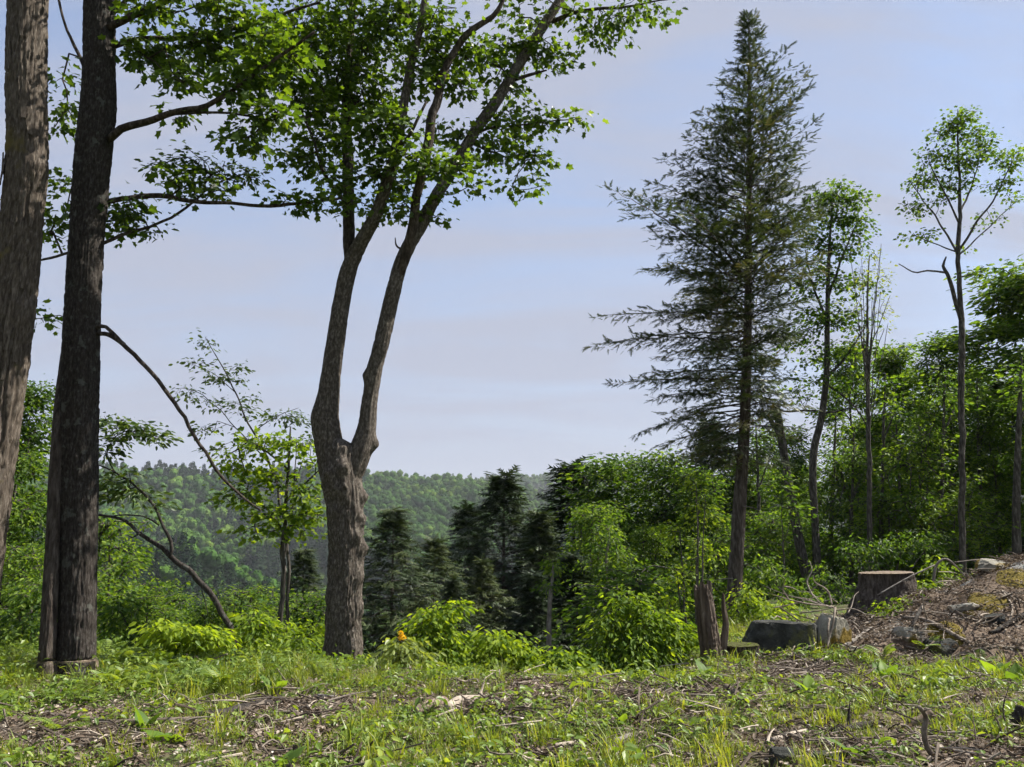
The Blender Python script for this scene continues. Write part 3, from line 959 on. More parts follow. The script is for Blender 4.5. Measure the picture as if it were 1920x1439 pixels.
def build_cover():
    r = np.random.default_rng(8)
    # grass and low forbs
    pr = [proto("grass_tuft", grass_tuft(s, 16, h), MAT['grass']) for s, h in ((1, .13), (2, .17), (3, .10))] + \
         [proto("low_forb", forb(s, 10, h, z), MAT['forb']) for s, h, z in ((4, .10, .05), (5, .14, .06), (6, .07, .04))]
    x, y = frustum_points(r, 36000, 5.6, 16.5)
    g = greenness(x, y)
    clump = np.clip(.62 + .9 * v2(x, y, 2.6, 51, 3), .06, 1)
    keep = (r.uniform(0, 1, len(x)) < (g ** 1.3) * clump * 1.0 + .04) & mound_clear(x, y)
    x, y = x[keep], y[keep]
    n = len(x)
    kind_n = v2(x, y, 1.3, 61, 3) + .12 * (np.abs(x) < 1.5) + r.normal(0, .22, n)
    idx = np.where(kind_n > .0, 3 + r.integers(0, 3, n), r.integers(0, 3, n))
    rot = np.stack([r.normal(0, .12, n), r.normal(0, .12, n), r.uniform(0, 6.28, n)], -1)
    scl = np.clip(r.lognormal(-.5, .42, n), .22, 1.7) * (0.8 + .3 * greenness(x, y))
    tint = np.clip(.05 + .22 * v2(x, y, 1.0, 71) + r.normal(0, .12, n), -.3, .45)
    scatter("ground_cover", pr, np.column_stack([x, y, terrain(x, y)]), rot, scl, idx, tint, "short grass and small weeds across the clearing", "ground cover")

    # taller lush herbs in the band along the brow
    pr = [proto("tall_herb", forb(s, 24, h, .075, 'ovate', .17), MAT['forb']) for s, h in ((11, .36), (12, .28), (13, .44))] + \
         [proto("fern_clump", fern(14), MAT['forb']), proto("tall_grass", grass_tuft(15, 22, .34), MAT['grass'])]
    x, y = frustum_points(r, 9000, 8.2, 15.5)
    z = terrain(x, y)
    px, py = project(x, y, z)
    band = interp(px, [-200, 0, 150, 400, 560, 700, 800, 1000, 1150, 1300, 1500, 1700, 1920, 2100], [1338, 1336, 1335, 1322, 1298, 1296, 1288, 1280, 1276, 1268, 1225, 1230, 1255, 1262])
    dens = sstep(-8, 14, band - py) * interp(px, [0, 700, 1000, 1300, 1400, 1620, 1700, 1920], [1, 1, .8, .6, .15, .12, .2, .5])
    dens = dens * np.clip(.7 + .7 * v2(x, y, 1.4, 81), .1, 1)
    keep = (r.uniform(0, 1, len(x)) < dens * .55) & mound_clear(x, y)
    x, y, z = x[keep], y[keep], z[keep]
    n = len(x)
    kn = v2(x, y, .7, 91, 2) + r.normal(0, .25, n)
    idx = np.where(kn > .22, 3, np.where(kn < -.3, 4, r.integers(0, 3, n)))
    rot = np.stack([r.normal(0, .1, n), r.normal(0, .1, n), r.uniform(0, 6.28, n)], -1)
    px2, _ = project(x, y, z)
    scl = np.clip(r.lognormal(-.45, .42, n), .28, 1.7) * interp(px2, [0, 500, 700, 1000, 1920], [.8, .8, .58, .5, .55])
    tint = np.clip(.15 * v2(x, y, .8, 95) + r.normal(0, .12, n), -.3, .35)
    scatter("undergrowth", pr, np.column_stack([x, y, z]), rot, scl, idx, tint, "lush ferns and leafy herbs along the brow of the clearing", "undergrowth")

    # dead leaves and wood chips
    pr = [proto("litter_patch", litter_patch(s), MAT['litter']) for s in range(21, 26)]
    x, y = frustum_points(r, 11500, 5.6, 16)
    g = greenness(x, y)
    g = np.where(mound_clear(x, y), g, .1)
    keep = r.uniform(0, 1, len(x)) < 1.0 - .62 * g
    x, y = x[keep], y[keep]; n = len(x)
    rot = np.stack([r.normal(0, .1, n), r.normal(0, .1, n), r.uniform(0, 6.28, n)], -1)
    scatter("leaf_litter", pr, np.column_stack([x, y, surf(x, y) + .004]), rot, r.uniform(.6, 1.2, n), r.integers(0, 5, n), r.normal(-.02, .14, n), "brown dead leaves and wood chips over the bare soil", "leaf litter")
    pr = [proto("twig_patch", twig_patch(s), MAT['stick']) for s in range(31, 36)]
    x, y = frustum_points(r, 4200, 5.6, 16)
    g = greenness(x, y)
    g = np.where(mound_clear(x, y), g + .1, 1.02)
    keep = r.uniform(0, 1, len(x)) < 1.0 - .75 * g
    x, y = x[keep], y[keep]; n = len(x)
    rot = np.stack([r.normal(0, .1, n), r.normal(0, .1, n), r.uniform(0, 6.28, n)], -1)
    scatter("twig_litter", pr, np.column_stack([x, y, surf(x, y) + .006]), rot, r.uniform(.6, 1.7, n) * np.where(mound_clear(x, y), 1, 1.3), r.integers(0, 5, n), r.normal(0, .15, n), "small broken twigs scattered over the bare soil", "twig litter")


build_cover()

# ------------------------------------------------------------------ trees drawn one by one
def path_px(pts):
    """[(px, py, Y, half width px)] -> points (n,3), radii"""
    p = np.array([P(a, b, Y) for a, b, Y, w in pts])
    return p, np.array([M(w, Y) for a, b, Y, w in pts])


def blob_tips(blobs, r, per_m3=None):
    """blobs: (px, py, Y, rx px, ry px, number of tips[, depth radius m])"""
    out = []
    for b in blobs:
        cx_, cy_, Y, rx, ry, n = b[:6]
        ry_m = M(ry, Y); rx_m = M(rx, Y)
        dr = b[6] if len(b) > 6 else rx_m * 0.9
        c = P(cx_, cy_, Y)
        d = norm(r.normal(0, 1, (n, 3))) * (r.uniform(0, 1, (n, 1)) ** (1 / 2.4))
        out.append(c + d * np.array((rx_m, dr, ry_m)))
    return np.vstack(out)


def dress(tips_par, P_, D_, par, tip_idx, r, per, size, kind, spread, droop=.25, up=.6, tint=(.15, .75), width=1.0, flat=.55, tail=.9):
    """leaves in a loose cluster around every twig end"""
    n = len(tip_idx)
    k = np.repeat(np.arange(n), per)
    t = r.uniform(0, 1, len(k)) ** 1.3 * tail
    a, b = P_[tip_idx][k], P_[np.maximum(par[tip_idx], 0)][k]
    pos = a * (1 - t[:, None]) + b * t[:, None]
    off = r.normal(0, spread, (len(k), 3)); off[:, 2] *= flat
    pos = pos + off
    out = norm(D_[tip_idx][k] * .6 + norm(off) * .9 + r.normal(0, .35, (len(k), 3)))
    fwd = out.copy(); fwd[:, 2] = fwd[:, 2] * .4 - droop
    nrm = norm(np.array((0, 0, up)) + r.normal(0, .45, (len(k), 3)))
    base_t = r.uniform(tint[0], tint[1], n)[k]
    tn = np.clip(base_t + r.normal(0, .19, len(k)), 0, 1)
    sz = size * np.clip(r.normal(1, .3, len(k)), .35, 1.4)
    return leaves(pos, fwd, nrm, sz, kind, tn, width * r.uniform(.62, 1.12, len(k)))


def px_tree(name, label, cat, base, trunks, limbs, blobs, leaf, bark, seed, r_tip=.004, step=.28, group=None, trunk_name="trunk",
            trunk_kw=None, limb_mat=None, extra_twigs=0, sparse=None, wander=.05, r_max=.05, twig_mat=None, sides=28, ring=.032, wscale=1.0, dY=0.0):
    """trunks/limbs: pixel paths. leaf: dict(mat, kind, size, per, spread...) or a list, one per blob list"""
    r = np.random.default_rng(seed)
    root = thing(name, label, cat, base, group)
    nodes, dirs = [], []
    for kind_, lst in (("trunk", trunks), ("limb", limbs)):
        for i, pth in enumerate(lst):
            kw = {}
            if isinstance(pth, dict):
                kw = dict(pth); pth = kw.pop('path')
            mat = kw.pop('mat', None)
            nm = kw.pop('name', kind_)
            if dY: pth = [(q[0], q[1], q[2] + dY, q[3]) for q in pth]
            p, rad = path_px(pth)
            rad = rad * wscale
            L = np.sum(np.linalg.norm(np.diff(p, axis=0), axis=1))
            big = rad.max() > .09
            n = max(8, int(L / (ring if big else .12)))
            pr = catmull(np.hstack([p, rad[:, None]]), n)
            if kind_ == 'limb' or not big:
                kk = np.linspace(0, 1, n)[:, None]
                amp = min(.05, L * .02) * np.sin(np.pi * kk) ** .5
                qn = pr[:, :3] * 2.6 + i * 7.1
                pr[:, :3] += amp * np.stack([fbm(qn, 3, seed), fbm(qn + 50, 3, seed), fbm(qn + 90, 3, seed)], -1)
            a = Acc()
            sd = 112 if rad.max() > .2 else (48 if big else 9)
            tk = dict(rough=.10, ridge=.03, seed=seed + i * 7) if big else dict(rough=.10, seed=seed + i)
            if trunk_kw and big: tk.update(trunk_kw)
            tk.update(kw)
            v, q, t = tube(pr[:, :3], np.maximum(pr[:, 3], .0015), sd, **tk)
            a.add(v, q, t)
            a.obj(nm, MAT[mat or (bark if kind_ == "trunk" else (limb_mat or bark))], root, base, True)
            keep = slice(int(n * .25), None) if kind_ == "trunk" else slice(2, None)
            stepn = max(1, int(.22 / max(L / n, 1e-3)))
            nodes.append(pr[keep, :3][::stepn]); dirs.append(np.gradient(pr[:, :3], axis=0)[keep][::stepn])
    nodes = np.vstack(nodes); dirs = np.vstack(dirs)
    if blobs:
        specs = leaf if isinstance(leaf, list) else [leaf]
        sets = blobs if isinstance(leaf, list) else [blobs]
        tw = Acc()
        for s, bl in zip(specs, sets):
            if dY: bl = [tuple(q[:2]) + (q[2] + dY,) + tuple(q[3:]) for q in bl]
            tips = blob_tips(bl, r)
            Pn, D, par, ti = grow(nodes, dirs, tips, r, step, wander)
            n0 = len(nodes)
            rad = twig_radii(par, ti, n0, r_tip, r_max=r_max)
            ch = np.arange(n0, len(Pn)); pa = par[ch]
            rp = np.where(pa >= n0, rad[pa], rad[ch] * 1.15)
            v, f = seg_tubes(Pn[pa], Pn[ch], np.maximum(rp, rad[ch]), rad[ch], 5)
            tw.add(v, f)
            s = dict(s); mat = s.pop('mat'); nm = s.pop('name', 'crown')
            v, q, t, c = dress(None, Pn, D, par, ti, r, **s)
            a = Acc(); a.add(v, q, t, c)
            a.obj(nm, MAT[mat], root, base)
        tag(tw.obj("twigs", MAT[twig_mat or limb_mat or bark], root, base), kind="stuff")
    return root


MAPLE = dict(mat='maple', kind='maple', size=.102, per=12, spread=.14, tint=(.1, .8))

# --- the shaggy trunk at the picture's edge
b = ground_at(-70, 9.5)
px_tree("maple_tree", "shaggy grey-barked trunk at the very edge, leaning, with a mossy knob", "tree", b,
        [dict(path=[(-72, 1275, 9.5, 66), (-68, 1235, 9.5, 55), (-52, 1100, 9.5, 48), (-38, 1000, 9.5, 45), (-22, 900, 9.5, 43), (8, 700, 9.5, 41), (28, 560, 9.5, 39),
                    (43, 400, 9.5, 39), (52, 280, 9.5, 40), (50, 150, 9.5, 39), (54, 0, 9.5, 38), (60, -180, 9.5, 35), (70, -420, 9.5, 30)],
              rough=.09, ridge=.085, ridge_n=12, fold=.12, burls=[(6.15, 1.1, .5, .16, .06), (5.95, .9, .8, .3, .03), (4.25, 1.0, .5, .18, .05), (3.3, 1.2, .5, .3, .03), (2.1, 1.0, .35, .12, .03)])],
        [[(66, -330, 9.5, 14), (180, -480, 9.3, 9), (330, -600, 9, 5)], [(64, -360, 9.5, 14), (-80, -520, 9.6, 9), (-200, -640, 9.8, 5)]],
        [(330, -560, 9, 150, 60, 90), (-120, -560, 9.8, 150, 60, 60), (80, -620, 9.6, 160, 60, 70)], MAPLE, 'bark_grey', 101, wscale=.95)

# loose plates of bark on that trunk
root = bpy.data.objects["maple_tree"]
rb = np.random.default_rng(77)
for (fx, fy, fl, fw) in ((66, 205, 70, 9), (76, 245, 46, 10), (60, 520, 60, 9), (50, 545, 74, 9), (38, 620, 90, 10), (30, 690, 60, 8), (46, 655, 60, 7), (10, 790, 60, 8), (-4, 860, 60, 8), (84, 330, 60, 8), (74, 400, 70, 8), (20, 330, 60, 7), (36, 120, 60, 7), (62, 60, 60, 7)):
    Yf = 9.5 - M(33, 9.5)
    t = np.linspace(0, 1, 7)
    a = Acc()
    cx0 = np.interp(fy, [0, 280, 560, 700, 900], [54, 52, 28, 8, -22])
    off = (fx - cx0) / 40.
    for side in (0,):
        pts = []
        for k in t:
            yy = fy + (k - .5) * fl
            cxx = np.interp(yy, [0, 280, 560, 700, 900], [54, 52, 28, 8, -22])
            ang = math.asin(max(-.97, min(.97, off)))
            lift = M(40, 9.5) * (1.035 + .10 * abs(k - .45))
            c = P(cxx, yy, 9.5)
            for s in (-1, 1):
                aa = ang + s * fw / 60. * (1 - .5 * abs(2 * k - 1)) + rb.normal(0, .02)
                for dep in (0, -.012):
                    pts.append(c + np.array((math.sin(aa), -math.cos(aa), 0)) * (lift + dep))
        pts = np.array(pts)
        q = []
        for k in range(6):
            o = k * 4
            q += [(o, o + 2, o + 6, o + 4), (o + 1, o + 5, o + 7, o + 3), (o, o + 4, o + 5, o + 1), (o + 2, o + 3, o + 7, o + 6)]
        q += [(0, 1, 3, 2), (24, 26, 27, 25)]
        a.add(pts, np.array(q))
    a.obj("bark_plate", MAT['bark_grey'], root, b, False)

# --- the dark pair, sawn at the foot
b = ground_at(146, 10.4)
THIN = lambda bl, k=.30, ko=.12: [q[:5] + (max(4, int(q[5] * (k if q[1] > -40 else ko))),) + tuple(q[6:]) for q in bl]
dark = px_tree("sawn_maple", "dark straight trunk pair behind the shaggy trunk, sawn through at the foot", "tree", b,
        [dict(path=[(142, 1236, 11.2, 37), (145, 1150, 11.2, 35), (147, 1050, 11.2, 35), (149, 900, 11.2, 36), (151, 700, 11.2, 37), (158, 520, 11.2, 36), (168, 380, 11.2, 37),
                    (178, 260, 11.2, 39), (185, 190, 11.2, 38), (186, 120, 11.2, 35), (187, 0, 11.2, 34), (190, -150, 11.2, 31), (200, -400, 11.2, 24)], rough=.05, ridge=.075, ridge_n=14, vscale=.8, fold=.2),
         dict(path=[(88, 1238, 10.98, 16.5), (95, 1100, 11.0, 15), (101, 960, 11.04, 13.5), (108, 820, 11.1, 12), (118, 700, 11.3, 10), (140, 560, 11.6, 9)], rough=.06, ridge=.08, ridge_n=9, mat='bark_hemlock'),
         ],
        [[(205, 262, 11.1, 9), (235, 240, 11.0, 9), (290, 222, 10.9, 8), (345, 208, 10.8, 7), (400, 190, 10.8, 6), (450, 160, 10.7, 5), (520, 110, 10.7, 4), (590, 60, 10.6, 3)],
         [(205, 90, 11.2, 7), (250, 76, 11.3, 6), (310, 70, 11.4, 6), (400, 62, 11.6, 5), (480, 40, 11.8, 4), (600, 5, 12, 3)],
         [(205, 52, 11.1, 9), (250, 30, 11.0, 8), (310, 0, 11, 7), (400, -60, 11, 5), (520, -130, 11, 4)],
         [(200, 35, 11.2, 6), (235, 2, 11.2, 5), (270, -60, 11.2, 4)],
         [(192, 382, 11.3, 7), (225, 372, 11.4, 6), (300, 366, 11.6, 6), (360, 378, 11.7, 5), (440, 382, 11.8, 4), (520, 385, 11.9, 4), (640, 372, 12.1, 3)],
         [(180, 462, 11.3, 4), (230, 442, 11.5, 4), (290, 420, 11.7, 3), (340, 395, 11.9, 3), (400, 350, 12.1, 2), (470, 320, 12.2, 1.5)],
         [(160, 130, 11.3, 4), (140, 90, 11.4, 4), (120, 40, 11.4, 3), (105, -20, 11.5, 3)],
         [(140, 470, 11.4, 3), (100, 482, 11.6, 3), (60, 492, 11.8, 2)],
         [(310, 376, 11.6, 2.5), (360, 372, 11.7, 2.5), (300, 215, 10.9, 3), (420, 212, 10.9, 3), (520, 228, 10.9, 2)][2:],
         dict(path=[(176, 618, 11.2, 6), (195, 612, 11.1, 4), (225, 640, 11.0, 4.8), (262, 676, 10.95, 4.8), (288, 702, 10.9, 4.5), (330, 755, 10.9, 4.2), (352, 795, 10.9, 4), (378, 845, 10.9, 3.6), (410, 890, 11, 3.2), (445, 925, 11.1, 2.6), (490, 958, 11.2, 1.5)], name="drooping_limb"),
         dict(path=[(180, 626, 11.2, 5), (205, 628, 11.1, 5), (232, 646, 11.0, 5)], name="drooping_limb")],
        [THIN([(300, 92, 11.3, 55, 28, 70), (400, 90, 11.5, 60, 35, 110), (285, 105, 11.3, 40, 25, 40), (470, 60, 11.6, 70, 45, 140), (350, 140, 11.2, 50, 16, 40), (460, 150, 10.9, 50, 30, 70), (500, 215, 10.9, 50, 22, 60),
          (470, 262, 10.9, 32, 32, 60), (450, 170, 10.8, 40, 20, 40), (330, 150, 11, 40, 10, 20), (310, 215, 10.9, 40, 8, 10), (345, 345, 11.7, 40, 22, 30), (330, 322, 11.8, 25, 15, 14), (410, 350, 11.8, 40, 18, 20), (600, 378, 12, 45, 10, 36), (540, 372, 11.9, 30, 6, 12),
          (520, 100, 11, 70, 50, 130), (300, 20, 11, 60, 22, 50), (410, 10, 11, 60, 20, 50), (250, 10, 11, 30, 10, 8), (230, 385, 11.4, 25, 12, 16), (255, 395, 11.5, 40, 14, 20),
          (120, 345, 11.5, 28, 18, 24), (110, 410, 11.6, 28, 24, 30), (120, 215, 11.5, 28, 16, 20), (120, 150, 11.5, 20, 14, 12), (105, 440, 11.6, 24, 16, 14), (230, 425, 11.6, 35, 14, 24), (5, 420, 12.5, 20, 15, 8), (75, 602, 11.8, 18, 6, 6), (110, 245, 11.5, 20, 8, 8),
          (300, -120, 11, 180, 80, 200), (560, -110, 11, 160, 70, 180), (120, -250, 11.5, 180, 90, 150), (380, -260, 11.3, 220, 70, 160)]),
         [(360, 305, 12, 60, 14, 20), (420, 320, 12.1, 66, 18, 26), (300, 310, 12, 46, 12, 10), (360, 345, 12, 46, 16, 12), (470, 335, 12.1, 34, 14, 9), (260, 420, 11.7, 56, 18, 16)]],
        [MAPLE, dict(mat='cherry', kind='ovate', size=.085, per=9, spread=.10, tint=(.2, .8), name='small_leaf_crown')], 'bark_dark', 102, limb_mat='bark_limb', wscale=.88, dY=-.8)
# the low stump it still stands on, wider than the stem above the saw cut
a = Acc()
pr = catmull(np.array([np.append(P(x, y, 10.4), M(w, 10.4)) for x, y, w in ((139, 1315, 52), (141, 1288, 43), (143, 1262, 37), (144, 1246, 35), (144, 1240, 34.5))]), 16)
v, q, t = tube(pr[:, :3], pr[:, 3], 44, rough=.07, ridge=.05, seed=12)
a.add(v, q, t); a.obj("stump_foot", MAT['bark_dark'], dark, b, True)
a = Acc()
pr = catmull(np.array([np.append(P(x, y, 10.2), M(w, 10.2)) for x, y, w in ((86, 1315, 26), (88, 1280, 20), (89, 1250, 17.5), (89, 1243, 17))]), 12)
v, q, t = tube(pr[:, :3], pr[:, 3], 30, rough=.07, ridge=.05, seed=13)
a.add(v, q, t); a.obj("stump_foot", MAT['bark_grey'], dark, b, True)
for (x, y, Y, w) in ((144, 1238, 10.4, 34.2), (89, 1241, 10.2, 16.8)):
    a = Acc()
    c = P(x, y, Y)
    v, q, t = tube([c - np.array((0, 0, .010)), c + np.array((0, 0, .010))], [M(w, Y) * .985] * 2, 40, rough=.04, seed=3)
    a.add(v, q, t); a.obj("saw_cut", MAT['cut_wood'], dark, b)
# the chip left on the sunny side
a = Acc()
c0 = P(177, 1249, 10.3)
bx = np.array([(x, y, z) for z in (-.16, .06) for x, y in ((-.055, -.05), (.045, -.04), (.05, .07), (-.05, .08))])
bx *= np.array((.62, .7, 1.0)); bx[4:, :2] *= .8
a.add(c0 + bx, [(0, 3, 2, 1), (4, 5, 6, 7), (0, 1, 5, 4), (1, 2, 6, 5), (2, 3, 7, 6), (3, 0, 4, 7)])
a.obj("split_chip", MAT['cut_wood'], dark, b)

# --- the forked burly maple in the middle
b = ground_at(643, 12)
CB = [  # (px, py, Y, rx, ry, tips)
    (560, 60, 12, 90, 55, 150), (640, 40, 12.6, 100, 55, 170), (610, 120, 12.2, 90, 45, 150), (540, 150, 11.7, 60, 40, 90), (700, 90, 12.4, 80, 60, 150), (740, 30, 12.2, 70, 40, 100),
    (660, 180, 12.5, 80, 45, 120), (590, 200, 12, 60, 40, 90), (720, 190, 12.6, 60, 40, 80), (610, 270, 12.3, 70, 35, 95), (560, 300, 12.2, 45, 20, 40), (590, 320, 12.4, 40, 18, 30), (690, 250, 11.3, 50, 30, 70), (745, 225, 11.2, 40, 20, 40),
    (770, 290, 11.2, 70, 24, 70), (840, 312, 11.0, 60, 20, 60), (700, 320, 11.6, 50, 26, 50), (655, 345, 11.6, 45, 24, 40), (650, 385, 11.8, 40, 16, 24), (745, 390, 11.8, 40, 22, 34), (760, 355, 12, 40, 24, 26),
    (800, 90, 11.6, 60, 40, 70), (830, 40, 11.4, 60, 30, 60), (790, 150, 11.6, 50, 32, 55), (870, 110, 12, 60, 32, 70), (860, 165, 12, 50, 20, 40), (920, 125, 12.6, 50, 36, 60), (965, 90, 12.8, 40, 30, 40),
    (1010, 95, 12.8, 50, 26, 50), (1050, 110, 12.8, 45, 22, 36), (950, 160, 12.8, 45, 18, 24), (990, 20, 12.9, 60, 18, 40), (1100, 30, 13, 60, 18, 40), (1150, 55, 13, 50, 16, 34), (1200, 20, 13.1, 60, 14, 34), (1120, 75, 13, 40, 14, 22), (1245, 25, 13.2, 16, 8, 6),
    (960, 215, 12.6, 60, 14, 36), (1010, 230, 12.5, 60, 12, 34), (1075, 222, 12.5, 32, 12, 18), (960, 255, 12.6, 50, 22, 44), (930, 290, 12.4, 60, 24, 50), (990, 300, 12.4, 40, 16, 26), (1020, 312, 12.4, 22, 12, 12), (970, 345, 12.2, 48, 12, 24), (900, 345, 12, 40, 14, 16),
    (880, 255, 12.6, 40, 30, 34), (820, 250, 12.6, 40, 22, 26), (845, 360, 12, 24, 14, 10), (815, 400, 12.1, 16, 14, 10),
    (560, -80, 12, 140, 70, 220), (760, -90, 12.3, 150, 70, 240), (960, -80, 12.6, 150, 60, 200), (1130, -60, 13, 120, 40, 100), (700, -260, 12.3, 260, 90, 260), (1000, -260, 12.8, 220, 80, 200)]
px_tree("forked_maple", "large burly maple with a forked trunk and dense crown, alone in the middle", "tree", b,
        [dict(path=[(643, 1285, 12, 56), (643, 1250, 12, 44), (645, 1200, 12, 39), (646, 1120, 12, 37), (648, 1040, 12, 37), (646, 970, 12, 38), (643, 910, 12, 41), (639, 868, 12, 41), (637, 838, 12, 36), (640, 826, 12, 24)],
              rough=.15, ridge=.085, ridge_n=12, vscale=2.4, fold=.3, flare=.28, burls=[(.3, 2.0, .5, .25, .03), (1.05, 1.35, .32, .13, .06), (1.5, 1.15, .3, .12, .06), (1.9, 1.5, .3, .10, .08), (2.05, .9, .3, .10, .05), (2.3, 1.3, .35, .11, .07), (2.62, 1.55, .32, .10, .09), (2.85, -1.2, .5, .2, .045), (2.75, .1, .4, .14, .06), (3.05, .3, .3, .11, .10), (3.0, -.5, .35, .12, .06), (2.45, -.4, .3, .12, .05), (1.2, -.9, .3, .14, .035)]),
         dict(path=[(632, 930, 12, 14), (625, 895, 12, 26), (619, 850, 12, 30), (614, 800, 12, 27), (613, 770, 12, 25), (621, 700, 12, 21), (634, 610, 12, 20), (648, 530, 12, 19), (664, 480, 11.98, 17.5), (682, 445, 11.9, 16), (706, 400, 11.8, 15), (730, 330, 11.7, 13), (748, 250, 11.6, 12), (765, 150, 11.5, 10), (788, 50, 11.4, 8), (810, -100, 11.3, 5)], name="stem", rough=.11, ridge=.08, ridge_n=9, vscale=2, burls=[(1.15, -1.3, .5, .25, .05)]),
         dict(path=[(648, 930, 12, 14), (656, 895, 12, 25), (674, 850, 12, 25), (688, 800, 12, 20), (694, 750, 12, 17), (704, 690, 12, 17), (716, 640, 12, 18), (732, 570, 12, 17), (748, 505, 12, 16.5), (766, 462, 12.02, 16.5), (790, 420, 12.1, 15.5), (818, 368, 12.2, 14.5), (852, 312, 12.4, 13.5), (892, 245, 12.5, 13), (932, 188, 12.6, 13), (975, 118, 12.8, 13), (1018, 50, 12.9, 12), (1058, -15, 13, 10), (1110, -130, 13.2, 6)], name="stem", rough=.11, ridge=.08, ridge_n=9, vscale=2,
              burls=[(.85, 1.6, .35, .10, .09), (1.85, -1.5, .45, .10, .05), (.35, -1.4, .5, .12, .05)])],
        [dict(path=[(648, 545, 12.05, 8), (655, 500, 12.08, 13), (654, 440, 12.2, 13.5), (653, 380, 12.3, 13.5), (651, 300, 12.5, 13), (650, 200, 12.7, 12), (655, 100, 12.9, 10), (662, 0, 13, 8), (668, -150, 13.1, 5)]),
         dict(path=[(745, 530, 11.98, 7), (757, 490, 11.93, 12), (773, 430, 11.8, 11.5), (785, 350, 11.6, 11), (800, 280, 11.5, 12), (816, 200, 11.5, 11), (838, 125, 11.5, 9), (880, 60, 11.5, 8), (930, 25, 11.5, 6), (965, -50, 11.5, 4)]),
         [(1035, 40, 12.95, 6), (1070, 28, 13, 5), (1125, 18, 13, 4), (1200, 8, 13.1, 2.5), (1260, -2, 13.2, 1.5)],
         [(965, 150, 12.75, 5), (995, 140, 12.7, 4), (1025, 132, 12.6, 2)],
         [(742, 285, 11.65, 5), (770, 250, 11.3, 4), (800, 190, 11.2, 3)],
         [(760, 470, 12, 3), (744, 462, 11.95, 2.2), (741, 446, 11.9, 1)],
         [(655, 390, 12.2, 5), (610, 330, 12.1, 4), (580, 250, 11.9, 3), (540, 150, 11.7, 2)],
         [(651, 250, 12.6, 5), (620, 200, 12.4, 4), (570, 100, 12.2, 3), (540, 20, 12, 2)],
         [(890, 250, 12.5, 4), (930, 240, 12.55, 3), (1000, 232, 12.5, 2), (1090, 222, 12.5, 1)]],
        [q[:5] + (int(q[5] * (.36 if q[1] > -40 else .13)),) for q in CB], dict(MAPLE, per=11), 'bark_burl', 103, limb_mat='bark_limb', wscale=.86)

# --- saplings behind the left gap
b = ground_at(528, 14)
px_tree("maple_sapling", "slender young maple with sunlit leaves just before the burly forked trunk", "tree", b,
        [[(527, 1270, 14, 8), (528, 1150, 14, 7.5), (531, 1030, 14, 7), (535, 950, 14, 5.5), (541, 880, 14, 4), (545, 800, 14, 2)]],
        [[(532, 1000, 14, 4), (505, 960, 14, 3), (460, 925, 13.9, 2)], [(536, 940, 14, 4), (575, 905, 14, 3), (600, 880, 14, 2)], [(540, 880, 14, 3), (490, 840, 14, 2.5), (440, 815, 14, 1.5)], [(531, 1060, 14, 3), (545, 980, 14.1, 3), (552, 900, 14.1, 2), (556, 830, 14.1, 1)]],
        [(470, 830, 14, 45, 20, 22), (540, 838, 14, 45, 24, 26), (590, 860, 14, 25, 24, 12), (440, 870, 14, 40, 22, 18), (500, 895, 13.9, 60, 22, 28), (570, 925, 13.9, 45, 20, 22), (450, 930, 13.8, 45, 18, 20), (520, 965, 13.8, 55, 22, 28), (590, 970, 13.8, 24, 16, 12), (545, 1000, 13.9, 50, 16, 18), (480, 1000, 14, 40, 16, 10)],
        dict(mat='maple_young', kind='maple', size=.10, per=7, spread=.15, tint=(.1, .8)), 'bark_thin', 104, wscale=.62)
b = ground_at(545, 14.6)
px_tree("cherry_sapling", "thin feathery sapling leaning outward above the young maple, sparse dark leaves", "tree", b,
        [[(538, 1270, 14.6, 6), (540, 1100, 14.6, 5), (537, 1000, 14.6, 4.5), (515, 900, 14.6, 4), (485, 830, 14.6, 3.2), (450, 760, 14.6, 2.6), (418, 690, 14.6, 2), (395, 650, 14.6, 1.2), (385, 632, 14.6, .8)]],
        [[(505, 870, 14.6, 2.4), (440, 800, 14.5, 1.6), (380, 740, 14.5, 1.2), (340, 728, 14.4, .8)], [(475, 810, 14.6, 2), (520, 780, 14.7, 1.2), (560, 765, 14.8, .8)], [(440, 735, 14.6, 1.6), (400, 700, 14.5, 1), (352, 680, 14.5, .7)], [(540, 940, 14.6, 2.4), (570, 860, 14.6, 1.6), (590, 800, 14.6, .8)]],
        [(385, 645, 14.6, 22, 16, 9), (370, 680, 14.5, 22, 8, 7), (400, 705, 14.5, 35, 10, 11), (450, 690, 14.6, 24, 8, 8), (440, 715, 14.6, 26, 8, 8), (345, 735, 14.4, 22, 8, 8), (380, 755, 14.5, 30, 10, 10), (430, 760, 14.5, 30, 10, 10), (470, 775, 14.6, 30, 10, 9), (520, 782, 14.7, 32, 10, 12), (560, 790, 14.7, 24, 14, 12), (575, 830, 14.6, 26, 18, 12), (385, 805, 14.5, 30, 12, 11), (440, 830, 14.5, 30, 12, 8), (400, 845, 14.5, 24, 10, 6), (480, 740, 14.6, 14, 6, 3)],
        dict(mat='cherry', kind='ovate', size=.085, per=8, spread=.10, tint=(.2, .75)), 'bark_thin', 105, r_tip=.0022, wscale=.6)
b = ground_at(457, 12.6)
